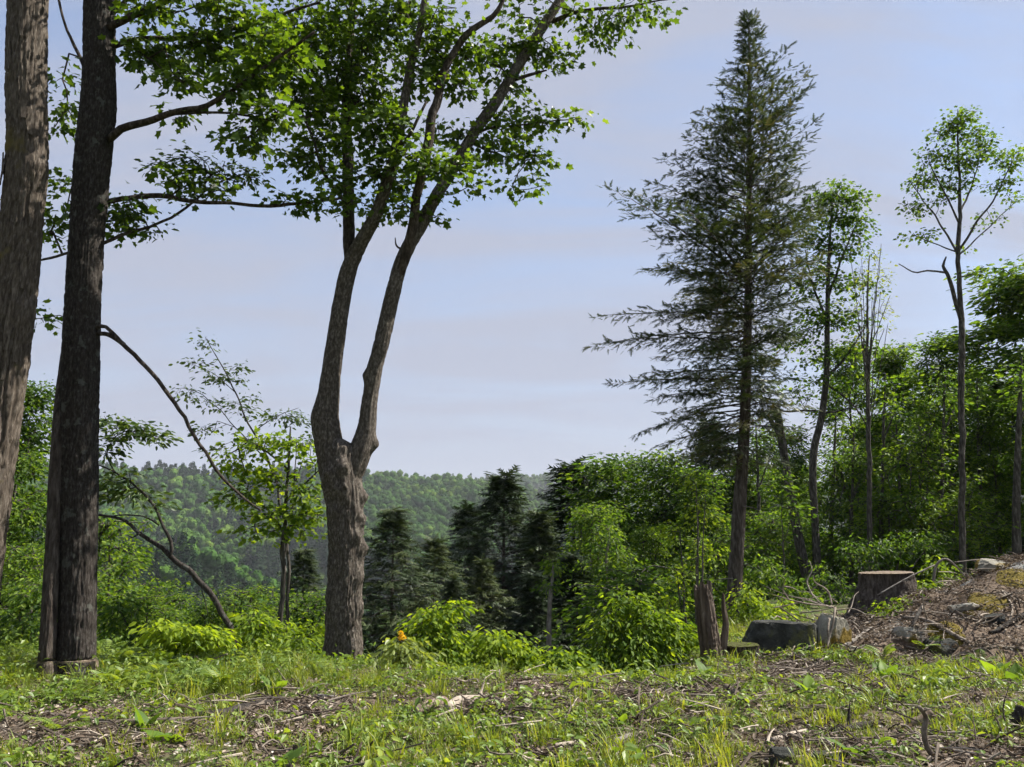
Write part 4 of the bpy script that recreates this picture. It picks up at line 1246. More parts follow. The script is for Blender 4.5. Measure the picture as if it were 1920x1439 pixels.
px_tree("bent_sapling", "dark bare-stemmed sapling bent in an arc towards the sawn pair of trunks", "tree", b,
        [[(459, 1290, 12.6, 10), (447, 1225, 12.6, 9.5), (432, 1180, 12.6, 10), (408, 1140, 12.6, 10), (385, 1103, 12.6, 10), (360, 1078, 12.6, 10), (330, 1056, 12.6, 9), (300, 1030, 12.6, 8), (268, 1003, 12.6, 7), (235, 975, 12.7, 5.5), (185, 966, 12.8, 4)]],
        [[(318, 1046, 12.6, 6), (321, 1025, 12.6, 6), (310, 990, 12.6, 5.5), (292, 955, 12.6, 5), (258, 915, 12.6, 4), (215, 885, 12.7, 3), (180, 870, 12.8, 2)],
         [(298, 985, 12.6, 3), (270, 968, 12.6, 2.6), (230, 966, 12.7, 2.4), (190, 972, 12.8, 2)], [(215, 885, 12.7, 2.5), (200, 850, 12.7, 2), (230, 810, 12.6, 1.5), (300, 820, 12.6, .8)],
         [(262, 1000, 12.6, 3.5), (248, 1008, 12.5, 2.5), (240, 1004, 12.5, 1.5)], [(375, 1094, 12.6, 2), (390, 1150, 12.5, 1.4), (385, 1160, 12.5, .8)]],
        [(205, 790, 12.7, 24, 10, 14), (245, 800, 12.6, 34, 12, 22), (290, 820, 12.6, 28, 6, 14), (215, 825, 12.7, 28, 8, 14), (205, 850, 12.7, 22, 8, 10), (245, 880, 12.6, 10, 8, 4), (215, 905, 12.7, 30, 10, 14), (250, 925, 12.7, 40, 12, 18), (300, 945, 12.7, 30, 10, 8), (200, 935, 12.7, 20, 10, 8)],
        dict(mat='cherry', kind='ovate', size=.10, per=9, spread=.10, tint=(.3, .9)), 'bark_dark', 106, wscale=.52, r_tip=.003)

# --- slim trees on the right
b = ground_at(1806, 20)
px_tree("slim_maple", "tall slim tree with a small airy crown standing alone above the rock ledge", "tree", b,
        [[(1807, 1130, 20, 8), (1805, 1000, 20, 8), (1804, 850, 20, 8), (1803, 700, 20, 8), (1802, 600, 20, 7.5), (1800, 540, 20, 6.5), (1797, 470, 20, 6), (1800, 400, 20, 5), (1798, 330, 20, 3.5), (1796, 260, 20, 2.5), (1796, 205, 20, 1)]],
        [[(1801, 600, 20, 5), (1790, 560, 19.95, 5.5), (1778, 520, 19.9, 5), (1768, 500, 19.9, 4), (1774, 482, 19.9, 2)],
         [(1775, 512, 19.9, 3), (1740, 507, 19.8, 2.4), (1715, 511, 19.8, 2), (1685, 495, 19.7, 1.2)],
         [(1798, 480, 20, 3.5), (1770, 430, 20.2, 2.6), (1735, 380, 20.3, 1.8), (1705, 340, 20.4, 1)], [(1798, 470, 20, 3.5), (1830, 420, 19.8, 3), (1865, 370, 19.7, 2.2), (1895, 310, 19.6, 1.4)],
         [(1799, 420, 20, 3), (1775, 370, 19.7, 2.2), (1745, 310, 19.5, 1.4)], [(1799, 400, 20, 3), (1825, 340, 20.3, 2), (1840, 280, 20.4, 1.2)],
         [(1799, 475, 20, 2.4), (1760, 460, 19.8, 1.6), (1710, 440, 19.7, 1)], [(1800, 520, 20, 2.5), (1820, 515, 19.9, 1.6), (1845, 500, 19.8, 1)], [(1797, 480, 20, 2.2), (1850, 430, 20.1, 1.6), (1905, 378, 20.2, 1)]],
        [(1800, 222, 20, 40, 20, 34), (1780, 250, 20, 40, 20, 34), (1830, 262, 20, 40, 22, 34), (1760, 295, 19.8, 50, 22, 40), (1810, 305, 20, 45, 24, 36), (1850, 285, 20, 26, 20, 20), (1895, 300, 19.7, 30, 26, 34), (1730, 340, 20.2, 40, 22, 28), (1790, 345, 20, 50, 18, 30),
         (1870, 350, 19.8, 40, 18, 22), (1715, 395, 20.2, 26, 24, 14), (1760, 385, 20, 40, 16, 14), (1725, 440, 20, 34, 14, 12), (1850, 415, 20, 36, 14, 9), (1900, 380, 20, 16, 8, 5), (1830, 512, 19.9, 26, 12, 10), (1810, 470, 20, 16, 6, 3)],
        dict(mat='wood_leaf', kind='maple', size=.082, per=10, spread=.12, tint=(.25, .9)), 'bark_thin', 107, wscale=0.72, r_tip=.0035)
# the dead stub hanging in the slim tree's fork
b = ground_at(1630, 22)
fan = []
rf = np.random.default_rng(9)
for k in range(15):
    y0 = rf.uniform(640, 830); x0 = 1628
    x1 = rf.uniform(1586, 1678); y1 = rf.uniform(455, 620)
    fan.append([(x0, y0, 22, 1.6), ((x0 * .62 + x1 * .38), y0 * .66 + y1 * .34 - 6, 22 + rf.normal(0, .3), 1.2), (x1, y1, 22 + rf.normal(0, .6), .6)])
px_tree("pale_ash", "pale thin tree with upright bare twigs and few leaves beside the tall hemlock", "tree", b,
        [[(1632, 1150, 22, 7), (1631, 1000, 22, 6.5), (1629, 850, 22, 6), (1627, 750, 22, 5), (1626, 660, 22, 4), (1626, 560, 22, 2.6), (1630, 480, 22, 1.2)]], fan,
        [(1630, 480, 22, 34, 20, 16), (1610, 520, 22, 30, 26, 18), (1655, 520, 22, 24, 26, 18), (1600, 570, 22, 24, 22, 10), (1660, 580, 22, 22, 30, 16), (1640, 620, 22, 40, 20, 10), (1600, 640, 22, 30, 20, 8)],
        dict(mat='pale_leaf', kind='ovate', size=.085, per=5, spread=.12, tint=(.2, .9)), 'bark_thin', 108, wscale=0.72, r_tip=.0028)
b = ground_at(1522, 24)
px_tree("twin_stem_maple", "tree with two crooked stems from one foot behind the brush pile", "tree", b,
        [[(1520, 1150, 24, 17), (1519, 1110, 24, 13), (1503, 1040, 24, 12), (1488, 960, 24, 11), (1474, 880, 24, 10), (1462, 800, 24, 9.5), (1454, 757, 24, 9)],
         [(1524, 1120, 24, 11), (1531, 1060, 24, 10), (1528, 980, 24, 9), (1524, 900, 24, 9), (1527, 840, 24, 9), (1541, 780, 24, 8.5), (1550, 700, 24, 7.5), (1551, 620, 24, 6.5), (1553, 520, 24, 5), (1557, 430, 24, 3), (1562, 360, 24, 1.5)]],
        [[(1468, 830, 24, 6), (1452, 800, 24, 6), (1440, 778, 24, 5)], [(1548, 710, 24, 4), (1585, 670, 24, 3), (1625, 610, 24, 1.5)], [(1552, 560, 24, 4), (1580, 480, 24, 2.6), (1610, 410, 24, 1.2)], [(1552, 600, 24, 4), (1525, 540, 24.3, 2.6), (1510, 470, 24.5, 1.4)],
         [(1530, 770, 24, 3), (1480, 772, 23.8, 2.4), (1440, 768, 23.7, 1.6)], [(1535, 775, 24, 2.6), (1570, 772, 23.8, 2), (1610, 760, 23.6, 1.2)], [(1549, 720, 24, 3), (1600, 760, 23.8, 2), (1640, 830, 23.7, 1)]],
        [(1565, 362, 24, 46, 20, 40), (1600, 378, 24, 34, 20, 34), (1540, 390, 24, 34, 20, 30), (1565, 412, 24, 46, 20, 38), (1605, 425, 24, 36, 22, 34), (1540, 455, 24, 34, 24, 30), (1590, 470, 24, 40, 20, 30), (1530, 510, 24.2, 36, 24, 30), (1580, 530, 24, 40, 24, 30), (1560, 590, 24, 50, 30, 40),
         (1520, 600, 24.2, 34, 30, 28), (1600, 600, 24, 40, 26, 28), (1540, 660, 24, 50, 30, 34), (1610, 660, 24, 40, 26, 26), (1580, 720, 24, 50, 24, 26), (1500, 540, 24.4, 34, 30, 24), (1490, 640, 24.4, 40, 34, 26), (1625, 540, 24, 26, 26, 16), (1515, 440, 24.2, 26, 24, 16), (1500, 730, 24.2, 44, 30, 24)],
        dict(mat='wood_leaf', kind='maple', size=.10, per=11, spread=.16, tint=(.15, .8)), 'bark_thin', 109, wscale=0.74, r_tip=.004)


# ------------------------------------------------------------------ conifers
def conifer(seed, trunk_path, trunk_rad, profile, base_frac, n_branch, spray, asym=None, step=.17, tint=(.1, .6), droop=.25, rise_top=.8, lower_brown=0.0, thin=1.0, kind='spray', jit=.08, hexp=.92, lift=-.16):
    """profile(h) -> branch length at height fraction h; asym(h, angle) scales it. Returns trunk Acc, crown Acc"""
    r = np.random.default_rng(seed)
    tp = catmull(np.hstack([trunk_path, np.asarray(trunk_rad)[:, None]]), 70)
    tr = Acc()
    v, q, t = tube(tp[:, :3], np.maximum(tp[:, 3], .004), 18, rough=.07, ridge=.04, seed=seed)
    tr.add(v, q, t)
    z0, z1 = tp[0, 2], tp[-1, 2]
    Ppos, Pf, Pn_, Ps, Pt = [], [], [], [], []
    ang = r.uniform(0, 6.28)
    for k in range(n_branch):
        h = base_frac + (1 - base_frac) * ((k + r.uniform(0, 1)) / n_branch) ** hexp
        h = min(h, .995)
        ang += 2.4 + r.normal(0, .5)
        zc = z0 + h * (z1 - z0)
        i = np.argmin(np.abs(tp[:, 2] - zc))
        o = tp[i, :3].copy(); o[2] = zc
        L = profile(h) * (r.uniform(.5, 1.05) if r.uniform() < .8 else r.uniform(.9, 1.15)) * (asym(h, ang) if asym else 1)
        L *= 1 + jit * 4.2 * float(vnoise(np.array([[h * 11, math.cos(ang) * 1.6 + 5, math.sin(ang) * 1.6]]), seed)[0])
        if L < .12: L = .12
        d = np.array((math.cos(ang), math.sin(ang), 0))
        rise = -.15 + rise_top * h ** 1.5 + r.normal(0, jit)
        m = max(5, int(L / .12))
        s = np.linspace(0, 1, m)
        path = o + d * (s * L)[:, None] + np.array((0, 0, 1.0)) * (L * (rise * s - droop * s ** 2 * (1.1 - h * .7)))[:, None]
        path[1:] += r.normal(0, .012, (m - 1, 3))
        rb_ = np.linspace(max(.006, .011 * L ** .8), .002, m)
        v, q, t = tube(path, rb_, 5, cap=False)
        tr.add(v, q)
        tan = norm(np.gradient(path, axis=0))
        side = np.cross(tan, np.array((0, 0, 1.0))); side = norm(side)
        brown = r.uniform(0, 1) < lower_brown * (1 - h) * 2
        bt = r.uniform(*tint) if not brown else r.uniform(.8, 1.0)
        # side shoots
        s0 = .22 if L > .6 else .05
        cnt = max(4, int(L * (1 - s0) / step))
        for c in range(cnt):
            f = s0 + (1 - s0) * (c + r.uniform(0, 1)) / cnt
            p = np.array([np.interp(f, s, path[:, a]) for a in range(3)])
            ii = min(int(f * (m - 1)), m - 1)
            sg = 1 if c % 2 else -1
            sl = (.36 * L * (1 - f) + .10) * r.uniform(.6, 1.2)
            sl = min(sl, 1.0)
            dd = norm(tan[ii] * .75 + side[ii] * sg * r.uniform(.45, .9) + np.array((0, 0, r.normal(-.10, .16))))
            nsp = max(1, int(round(sl / (spray * .52) * thin)))
            for e in range(nsp):
                g = (e + r.uniform(0, .8)) / nsp
                q0 = p + dd * sl * g + np.array((0, 0, -.10 * sl * g * g))
                Ppos.append(q0)
                Pf.append(norm(dd + r.normal(0, .36, 3) + np.array((0, 0, lift))))
                Pn_.append(norm(np.array((0, 0, 1.0)) + r.normal(0, .38, 3)))
                Ps.append(spray * r.uniform(.6, 1.15)); Pt.append(np.clip(bt + r.normal(0, .12), 0, 1))
        Ppos.append(path[-2]); Pf.append(tan[-1]); Pn_.append(np.array((0, 0, 1.0)) + r.normal(0, .2, 3)); Ps.append(spray); Pt.append(bt)
    v, q, t, c = leaves(np.array(Ppos), np.array(Pf), np.array(Pn_), np.array(Ps), kind, np.array(Pt))
    cr = Acc(); cr.add(v, q, t, c)
    return tr, cr


# the tall hemlock
HY = 18.0
hp = [(1372, 1190, 16), (1376, 1120, 14), (1381, 1040, 13), (1388, 930, 12), (1395, 820, 10.5), (1401, 650, 8.5), (1404, 480, 6.5), (1405, 300, 4.5), (1405, 150, 3), (1404, 32, 1)]
tpath = np.array([P(x, y, HY) for x, y, w in hp]); trad = np.array([M(w, HY) for x, y, w in hp])
zb, zt = tpath[0, 2], tpath[-1, 2]
ys = [30, 60, 100, 150, 200, 260, 330, 400, 450, 500, 530, 570, 620, 680, 740, 790, 840, 880]
lf = [6, 20, 32, 50, 70, 100, 142, 176, 205, 270, 315, 265, 225, 205, 230, 180, 135, 80]
rt = [6, 20, 38, 62, 88, 118, 118, 116, 112, 112, 115, 118, 122, 125, 115, 95, 70, 45]
hz = [(P(1400, y, HY)[2] - zb) / (zt - zb) for y in ys]


def h_prof(h):
    return M(np.interp(h, hz[::-1], rt[::-1]), HY) * 1.05


def h_asym(h, ang):
    l = np.interp(h, hz[::-1], lf[::-1]) / np.interp(h, hz[::-1], rt[::-1])
    t = .5 - .5 * math.cos(ang)
    return 1 + (l - 1) * t ** 1.1


b = ground_at(1372, HY)
hem = thing("hemlock_tree", "tall hemlock with a bare lower trunk, the highest tree against the sky", "tree", b)
tr, cr = conifer(201, tpath, trad, h_prof, hz[-1], 500, .19, h_asym, .09, (.1, .85), .16, .9, .18, 1.2, jit=.12, hexp=1.0, lift=.10)
tr.obj("trunk", MAT['bark_hemlock'], hem, b, True)
cr.obj("crown", MAT['hemlock'], hem, b)
for (x, y, x2, y2) in ((1392, 950, 1425, 958), (1394, 1030, 1410, 1024), (1392, 1060, 1415, 1066), (1380, 1085, 1325, 1092)):
    p0, p1 = P(x, y, HY - .1), P(x2, y2, HY - .4)
    a = Acc()
    a.tube([p0, (p0 + p1) / 2 + (0, 0, .03), p1], [.014, .01, .004], 5, n=6)
    a.obj("dead_stub", MAT['bark_pale'], hem, b)



# shared conifer shapes for the dark row
def local_conifer(seed, H, W, base_frac, n, spray, tint, pw=1.0, droop=.3, rise=.6, thin=1.0):
    r = np.random.default_rng(seed)
    path = np.array([(0, 0, -.6), (r.normal(0, .05), r.normal(0, .05), H * .5), (0, 0, H)])
    wob = r.uniform(0, 9)

    def prof(h):
        return max(.10, W * (1 - h) ** pw * (1 + .2 * math.sin(h * 17 + wob)) * min(1, .5 + (1 - h) * 3))
    return conifer(seed, path, [.02 * H * .5, .012 * H * .45, .01], prof, base_frac, n, spray, None, .19, tint, droop, rise, 0, thin, 'spray_far')


CON = []
for (sd, W, bf, n, tint, pw, drp) in ((301, 5.6, .03, 440, (.2, .8), .92, .36), (302, 5.0, .03, 430, (.05, .55), .92, .32), (303, 5.8, .03, 440, (.35, 1.), .9, .38), (304, 4.8, .03, 420, (.0, .35), .9, .30)):
    t_, c_ = local_conifer(sd, 12.0, W, bf, n, .55, tint, pw, drp, .55, thin=.9)
    CON.append((t_.mesh("conifer_trunk", MAT['bark_hemlock'], smooth=True), c_.mesh("conifer_crown", MAT['spruce'])))


WF = 1.4


def place_tree(name, label, meshes, px, py, Y, width=1.0, rotz=0.0, group=None, H0=12.0, base_z=None, lean=0.0):
    top = P(px, py, Y)
    gzv = gz(top[0], Y) if base_z is None else base_z
    s = (top[2] - gzv) / H0
    width *= WF if meshes in CON else 1.0
    root = thing(name, label, "tree", (top[0], Y, gzv), group)
    root.rotation_euler = (0, lean, rotz)
    root.scale = (s * width, s * width, s)
    link("trunk", meshes[0], root)
    link("crown", meshes[1], root)
    return root


CG = "dark conifers beyond the brow"
place_tree("conifer_tree", "broad dark conifer right beside the burly forked trunk, nearest of the row", CON[0], 738, 955, 27, 1.05, .3, CG)
place_tree("conifer_tree", "olive conifer in a dip between the two tallest dark conifers of the row", CON[2], 815, 1012, 30, .95, 1.3, CG)
place_tree("conifer_tree", "narrow conifer peeping up behind the olive one in the dark row", CON[3], 878, 950, 35, .9, 2.3, CG)
place_tree("conifer_tree", "pointed dark conifer at the middle of the row, reaching above the far ridge line", CON[1], 945, 890, 33, 1.05, 3.3, CG)
place_tree("conifer_tree", "dark conifer just right of the row's middle peak, lower and fuller", CON[0], 1012, 960, 31, .9, 4.3, CG)
place_tree("conifer_tree", "tallest near-black conifer of the row, touching the green broadleaf wood", CON[3], 1076, 872, 35, 1.15, 5.3, CG)
place_tree("conifer_tree", "small conifer half hidden by the slender young maple", CON[0], 570, 1030, 27, .95, .8, CG)
place_tree("conifer_tree", "short olive conifer in front of the row's middle peak", CON[2], 905, 1050, 26, .85, 1.8, CG)
place_tree("conifer_tree", "low dark conifer at the row's front above the bright layered bush", CON[1], 850, 1085, 24, .95, 2.8, CG)
place_tree("conifer_tree", "low near-black conifer at the row's front beside the leafy bush", CON[3], 1000, 1075, 24, 1.1, 3.8, CG)
place_tree("conifer_tree", "squat dark conifer deep in shade right below the tallest near-black one", CON[3], 1075, 1040, 25, 1.2, 4.8, CG)
place_tree("conifer_tree", "shadowy conifer at the edge of the wood behind the rock ledge", CON[3], 1880, 720, 27, 1.1, 5.8, "trees of the right-hand wood")
place_tree("conifer_tree", "dark conifer deep in the wood behind the tall hemlock's trunk", CON[1], 1330, 790, 30, .9, .5, "trees of the right-hand wood")


# ------------------------------------------------------------------ broadleaved trees of the wood
def local_broadleaf(seed, H=12.0, W=2.6, crown_from=.22, lumps=16, tips=900, per=18, size=.17, trunk_r=.12, kind='ovate', spread=.24, tint=(.1, .85), droop=.25):
    r = np.random.default_rng(seed)
    z = np.linspace(-.5, H * .93, 9)
    path = np.column_stack([np.cumsum(r.normal(0, .10, 9)), np.cumsum(r.normal(0, .10, 9)), z]); path[:, :2] -= path[0, :2]
    rad = trunk_r * (1 - np.linspace(0, 1, 9)) ** .7 + .012
    tr = Acc()
    pr = catmull(np.column_stack([path, rad]), 40)
    v, q, t = tube(pr[:, :3], pr[:, 3], 12, rough=.08, seed=seed)
    tr.add(v, q, t)
    pts = []
    for k in range(lumps):
        h = crown_from + (1 - crown_from) * (k + .5) / lumps
        wide = W * math.sin(math.pi * min(1, max(.0, (h - crown_from * .6) / (1.04 - crown_from * .6))) ** .85) * 1.0
        a = k * 2.4 + r.normal(0, .4)
        rr = wide * r.uniform(.25, .72)
        c = np.array((rr * math.cos(a), rr * math.sin(a), h * H))
        lr = np.array((1, 1, .62)) * (W * r.uniform(.34, .52))
        n = tips // lumps
        d = norm(r.normal(0, 1, (n, 3))) * r.uniform(.15, 1, (n, 1)) ** .5
        pts.append(c + d * lr)
    tips_ = np.vstack(pts)
    tips_ = tips_[tips_[:, 2] < H]
    Pn, D, par, ti = grow(pr[10:, :3], np.gradient(pr[:, :3], axis=0)[10:], tips_, r, .5, .06)
    n0 = 30
    rd = twig_radii(par, ti, n0, .007, .45, .07)
    ch = np.arange(n0, len(Pn)); pa = par[ch]
    rp = np.where(pa >= n0, rd[pa], rd[ch] * 1.15)
    v, f = seg_tubes(Pn[pa], Pn[ch], np.maximum(rp, rd[ch]), rd[ch], 4)
    tr.add(v, f)
    v, q, t, c = dress(None, Pn, D, par, ti, r, per, size, kind, spread, droop, .6, tint)
    cr = Acc(); cr.add(v, q, t, c)
    return tr.mesh("broadleaf_trunk", MAT['bark_thin'], smooth=True), cr.mesh("broadleaf_crown", MAT['wood_leaf'])


LOW = [local_broadleaf(411, H=4.0, W=2.0, crown_from=.06, lumps=15, tips=430, per=15, size=.13, trunk_r=.045, spread=.17), local_broadleaf(412, H=4.0, W=1.8, crown_from=.08, lumps=13, tips=400, per=14, size=.12, trunk_r=.04, spread=.16, tint=(.3, 1))]
BRO = [local_broadleaf(401), local_broadleaf(402, W=2.1, crown_from=.3, tint=(.25, 1)), local_broadleaf(403, W=3.0, crown_from=.12, tips=1100), local_broadleaf(404, W=1.8, crown_from=.4, tips=650), local_broadleaf(405, W=2.8, crown_from=.05, tips=1100, tint=(.3, 1), size=.16)]
RG = "trees of the right-hand wood"
for (lab, k, px, py, Y, w, rz) in (
    ("green broadleaf tree next to the tallest near-black conifer, rounded top against the far ridge", 0, 1155, 858, 33, 1.1, 0.2),
    ("broadleaf tree with a domed top to the left of the tall hemlock's low boughs", 2, 1243, 846, 31, 1.0, 1.2),
    ("low yellow-green broadleaf tree in front of the rounded one beside the dark conifers", 4, 1120, 945, 27, .95, 2.2),
    ("young yellow-green tree at the wood's edge above the leafy bush", 4, 1215, 985, 22, .85, 3.2),
    ("broadleaf tree filling the gap just before the tall hemlock's bare trunk", 0, 1305, 880, 27, .9, 4.2),
    ("shaded broadleaf tree behind the tall hemlock's bare trunk", 2, 1400, 850, 29, 1.0, 5.2),
    ("broadleaf tree behind the twin-stemmed tree, its top under the pale thin tree's twigs", 0, 1590, 650, 33, .95, .7),
    ("broadleaf tree whose top shows just right of the pale thin tree", 1, 1680, 652, 31, 1.1, 1.7),
    ("dark green round-topped tree left of the slim tree's stem", 0, 1757, 632, 28, 1.0, 2.7),
    ("large broadleaf tree cut by the picture's edge beyond the slim tree", 1, 1900, 508, 26, 1.45, 3.7),
    ("low sunlit understory tree between the pale thin tree and the slim tree", 11, 1705, 800, 23.5, .9, 4.7),
    ("low understory tree between the two stems of the crooked tree", 10, 1575, 850, 27, .8, 5.7),
    ("broadleaf tree in the wood behind the broken snag", 2, 1470, 800, 34, .9, .4),
    ("understory tree right of the slim tree's stem, under the large edge tree", 0, 1850, 760, 24, .9, 1.4),
    ("half hidden tree at the far right edge, low boughs over the ledge", 2, 1965, 700, 22, 1.1, 2.4),
    ("deep wood tree between the pale thin tree and the twin-stemmed one, far back", 2, 1640, 780, 38, 1.2, 3.4),
    ("deep wood tree left of the slim tree, far back under the round-topped one", 2, 1735, 760, 37, 1.2, 4.4),
    ("deep wood tree right of the slim tree, far back", 0, 1830, 690, 36, 1.3, 5.4),
    ("deep wood tree between hemlock trunk and twin-stemmed tree, far back", 0, 1495, 870, 40, 1.3, 0.6),
    ("deep wood tree left of the hemlock trunk, far back", 2, 1350, 900, 38, 1.2, 1.6),
    ("low spreading understory tree behind the large cut stump", 11, 1650, 930, 24, 1.25, 2.6),
    ("low spreading understory tree behind the brush pile", 10, 1450, 960, 25, 1.25, 3.6),
    ("low spreading understory tree behind the ledge top", 11, 1790, 920, 22, 1.2, 4.6),
    ("low spreading understory tree just left of the hemlock's foot", 11, 1330, 1000, 21, 1.1, 5.6),
    ("low leafy tree at the wood's edge between the white stem and the dense bush", 10, 1180, 1060, 19, 1.2, .1),
):
    place_tree("broadleaf_tree", lab, LOW[k - 10] if k > 9 else BRO[k], px, py, Y, w, rz, RG, 4.0 if k > 9 else 12.0)
LG = "trees behind the left-hand trunks"
for (lab, k, px, py, Y, w, rz) in (
    ("leafy tree seen between the shaggy trunk and the dark pair", 0, 62, 722, 21, .95, 0.9),
    ("leafy tree at the far left edge behind the shaggy trunk", 2, -50, 800, 19, 1.0, 1.9),
    ("low bright leafy tree just right of the dark pair's foot", 11, 215, 965, 19, .85, 2.9),
    ("low olive-green tree between the dark pair and the bent sapling", 10, 310, 1090, 20, .9, 3.9),
    ("low leafy tree between the shaggy trunk and the dark pair's foot", 11, 30, 1020, 15.5, 1.0, 4.9),
    ("small shaded tree under the bent sapling's arc", 10, 400, 1120, 17, .9, 5.9),
    ("low leafy tree beyond the brow between bent sapling and slender maple", 11, 470, 1100, 16.5, 1.2, .3),
    ("low dark leafy tree beyond the brow touching the burly trunk", 10, 575, 1110, 18, 1.1, 1.3),
    ("low bright tree beyond the brow beside the dark pair's foot", 11, 170, 1060, 16, 1.2, 2.3),
    ("low yellow-green tree beyond the brow under the drooping bough", 11, 270, 1110, 15.5, 1.3, 3.3),
    ("tall leafy tree at the left edge beyond the brow, dense and low", 2, -20, 900, 24, 1.3, 4.3),
):
    place_tree("broadleaf_tree", lab, LOW[k - 10] if k > 9 else BRO[k], px, py, Y, w, rz, LG, 4.0 if k > 9 else 12.0)

# thin poles seen inside the right-hand wood
for i, (lab, x, yt, yb, Y, w, dx) in enumerate((
    ("thin dark pole-like trunk in the wood just left of the slim tree", 1766, 780, 1075, 23, 5, 4),
    ("thin dark trunk in the wood midway between pale and slim trees", 1690, 820, 1075, 25, 4, -8),
    ("dark trunk in the wood right of the twin-stemmed tree", 1596, 900, 1090, 26, 5, 3),
    ("dark edge trunk in the wood beyond the rock ledge", 1906, 760, 1045, 21, 9, 6),
    ("very thin stem rising in front of the wood left of the twin-stemmed tree", 1470, 980, 1120, 21, 2, -3),
    ("dark straight trunk in the wood directly behind the large cut stump", 1652, 790, 1090, 24, 5, 5),
    ("thin dark trunk in the wood a little right of the slim tree", 1838, 800, 1060, 24, 5, -4),
    ("thin leaning trunk in the wood left of the slim tree's neighbour pole", 1735, 850, 1070, 27, 4, 12),
    ("dark thin trunk deep in the wood just right of the hemlock's bare trunk", 1425, 880, 1110, 26, 5, -5),
    ("paired dark trunk in the wood close behind the twin-stemmed tree", 1558, 860, 1100, 28, 6, 6),
)):
    bb = ground_at(x, Y)
    px_tree("pole_tree", lab, "tree", bb, [[(x + dx * .2, yb + 40, Y, w * 1.2), (x, (yb * .6 + yt * .4), Y, w), (x + dx, yt, Y, w * .6), (x + dx * 1.6, yt - 90, Y, w * .25)]],
            [[(x + dx * .6, yt + 40, Y, w * .5), (x + dx + 25, yt - 30, Y + .3, w * .25)]],
            [(x + dx, yt - 60, Y, 34, 40, 26), (x + dx + 20, yt - 20, Y, 30, 20, 14)], dict(mat='wood_leaf', kind='ovate', size=.13, per=9, spread=.16, tint=(.2, .9)), 'bark_thin', 500 + i, wscale=.75)

# --- young leafy stems and bushes along the brow
YOUNG = dict(mat='maple_young', kind='ovate', size=.10, per=12, spread=.11, tint=(.2, .9), droop=.5)


def bush(name, label, px, Y, blobs, leaf, seed, stems=3, group="bushes along the brow", py=None, bark='bark_thin'):
    b_ = ground_at(px, Y)
    r = np.random.default_rng(seed)
    base_py = project(b_[0], b_[1], b_[2])[1]
    st = []
    order = sorted(blobs, key=lambda q: -q[5])[:max(stems, 1)]
    for q in order:
        x0 = px + r.normal(0, 4)
        st.append([(x0, base_py + 6, Y, 2.6), (x0 * .55 + q[0] * .45 + r.normal(0, 5), base_py * .55 + q[1] * .45, (Y + q[2]) / 2, 2.0), (q[0], q[1], q[2], 1.0)])
    lf = dict(leaf)
    return px_tree(name, label, "bush", b_, [dict(path=s, name="stem") for s in st], [], blobs, lf, bark, seed, r_tip=.0022, step=.16, wander=.02, r_max=.012, group=group)


bush("sunlit_sapling", "low bough of glowing yellow-green leaves before the bent sapling's stem", 420, 12.2, [(300, 1185, 12.1, 30, 8, 14), (350, 1190, 12.1, 45, 14, 34), (400, 1195, 12.1, 30, 12, 20), (340, 1212, 12.1, 36, 8, 14)], dict(YOUNG, mat='maple_young', size=.115, tint=(.7, 1.0)), 601, 3)
bush("leafy_bush", "yellow-green bush between the bent sapling's foot and the burly trunk", 505, 13, [(470, 1165, 13, 36, 22, 26), (510, 1190, 13, 50, 28, 46), (560, 1215, 12.8, 36, 24, 30), (470, 1215, 12.8, 40, 24, 30), (590, 1180, 13.3, 22, 30, 18)], dict(YOUNG, size=.09), 602, 4)
bush("leafy_bush", "bright layered bush with arching top right of the burly trunk", 815, 12.4, [(850, 1140, 12.4, 30, 10, 16), (815, 1160, 12.4, 40, 13, 24), (800, 1185, 12.3, 46, 12, 26), (840, 1200, 12.3, 44, 13, 24), (770, 1215, 12.2, 40, 13, 22), (830, 1232, 12.1, 50, 16, 26), (875, 1225, 12.3, 26, 14, 14)], dict(YOUNG, size=.10), 603, 5)
bush("leafy_bush", "glowing yellow-green bush before the dark conifers, second past the burly trunk", 940, 12.3, [(925, 1195, 12.3, 34, 13, 22), (965, 1210, 12.3, 36, 12, 24), (940, 1228, 12.2, 46, 14, 28), (985, 1240, 12.2, 36, 16, 24), (905, 1245, 12.2, 34, 14, 20)], dict(YOUNG, tint=(.45, 1), size=.095), 604, 4)
bush("leafy_bush", "dense leafy bush of large hanging leaves below the wood's edge", 1175, 12.8, [(1175, 1130, 12.9, 36, 20, 26), (1215, 1165, 12.8, 50, 26, 46), (1150, 1180, 12.8, 46, 28, 46), (1190, 1215, 12.6, 60, 28, 60), (1120, 1230, 12.6, 36, 20, 28), (1245, 1220, 12.6, 36, 22, 30), (1180, 1250, 12.4, 60, 14, 30)], dict(YOUNG, mat='maple_young', tint=(.05, .7), size=.10), 605, 6)
bush("leafy_bush", "low leafy bush between the glowing bush and the dense large-leaved one", 1055, 12.2, [(1040, 1235, 12.2, 36, 16, 26), (1080, 1240, 12.2, 36, 16, 26), (1050, 1258, 12.1, 50, 10, 22)], dict(YOUNG, tint=(.2, .8), size=.10), 606, 3)
bush("leafy_bush", "leafy bush with drooping leaves leaning on the broken snag", 1290, 12.8, [(1270, 1190, 12.8, 36, 12, 22), (1255, 1205, 12.8, 40, 12, 22), (1290, 1200, 12.9, 20, 10, 10), (1245, 1165, 12.9, 24, 12, 10)], dict(YOUNG, tint=(.3, .9)), 607, 3)
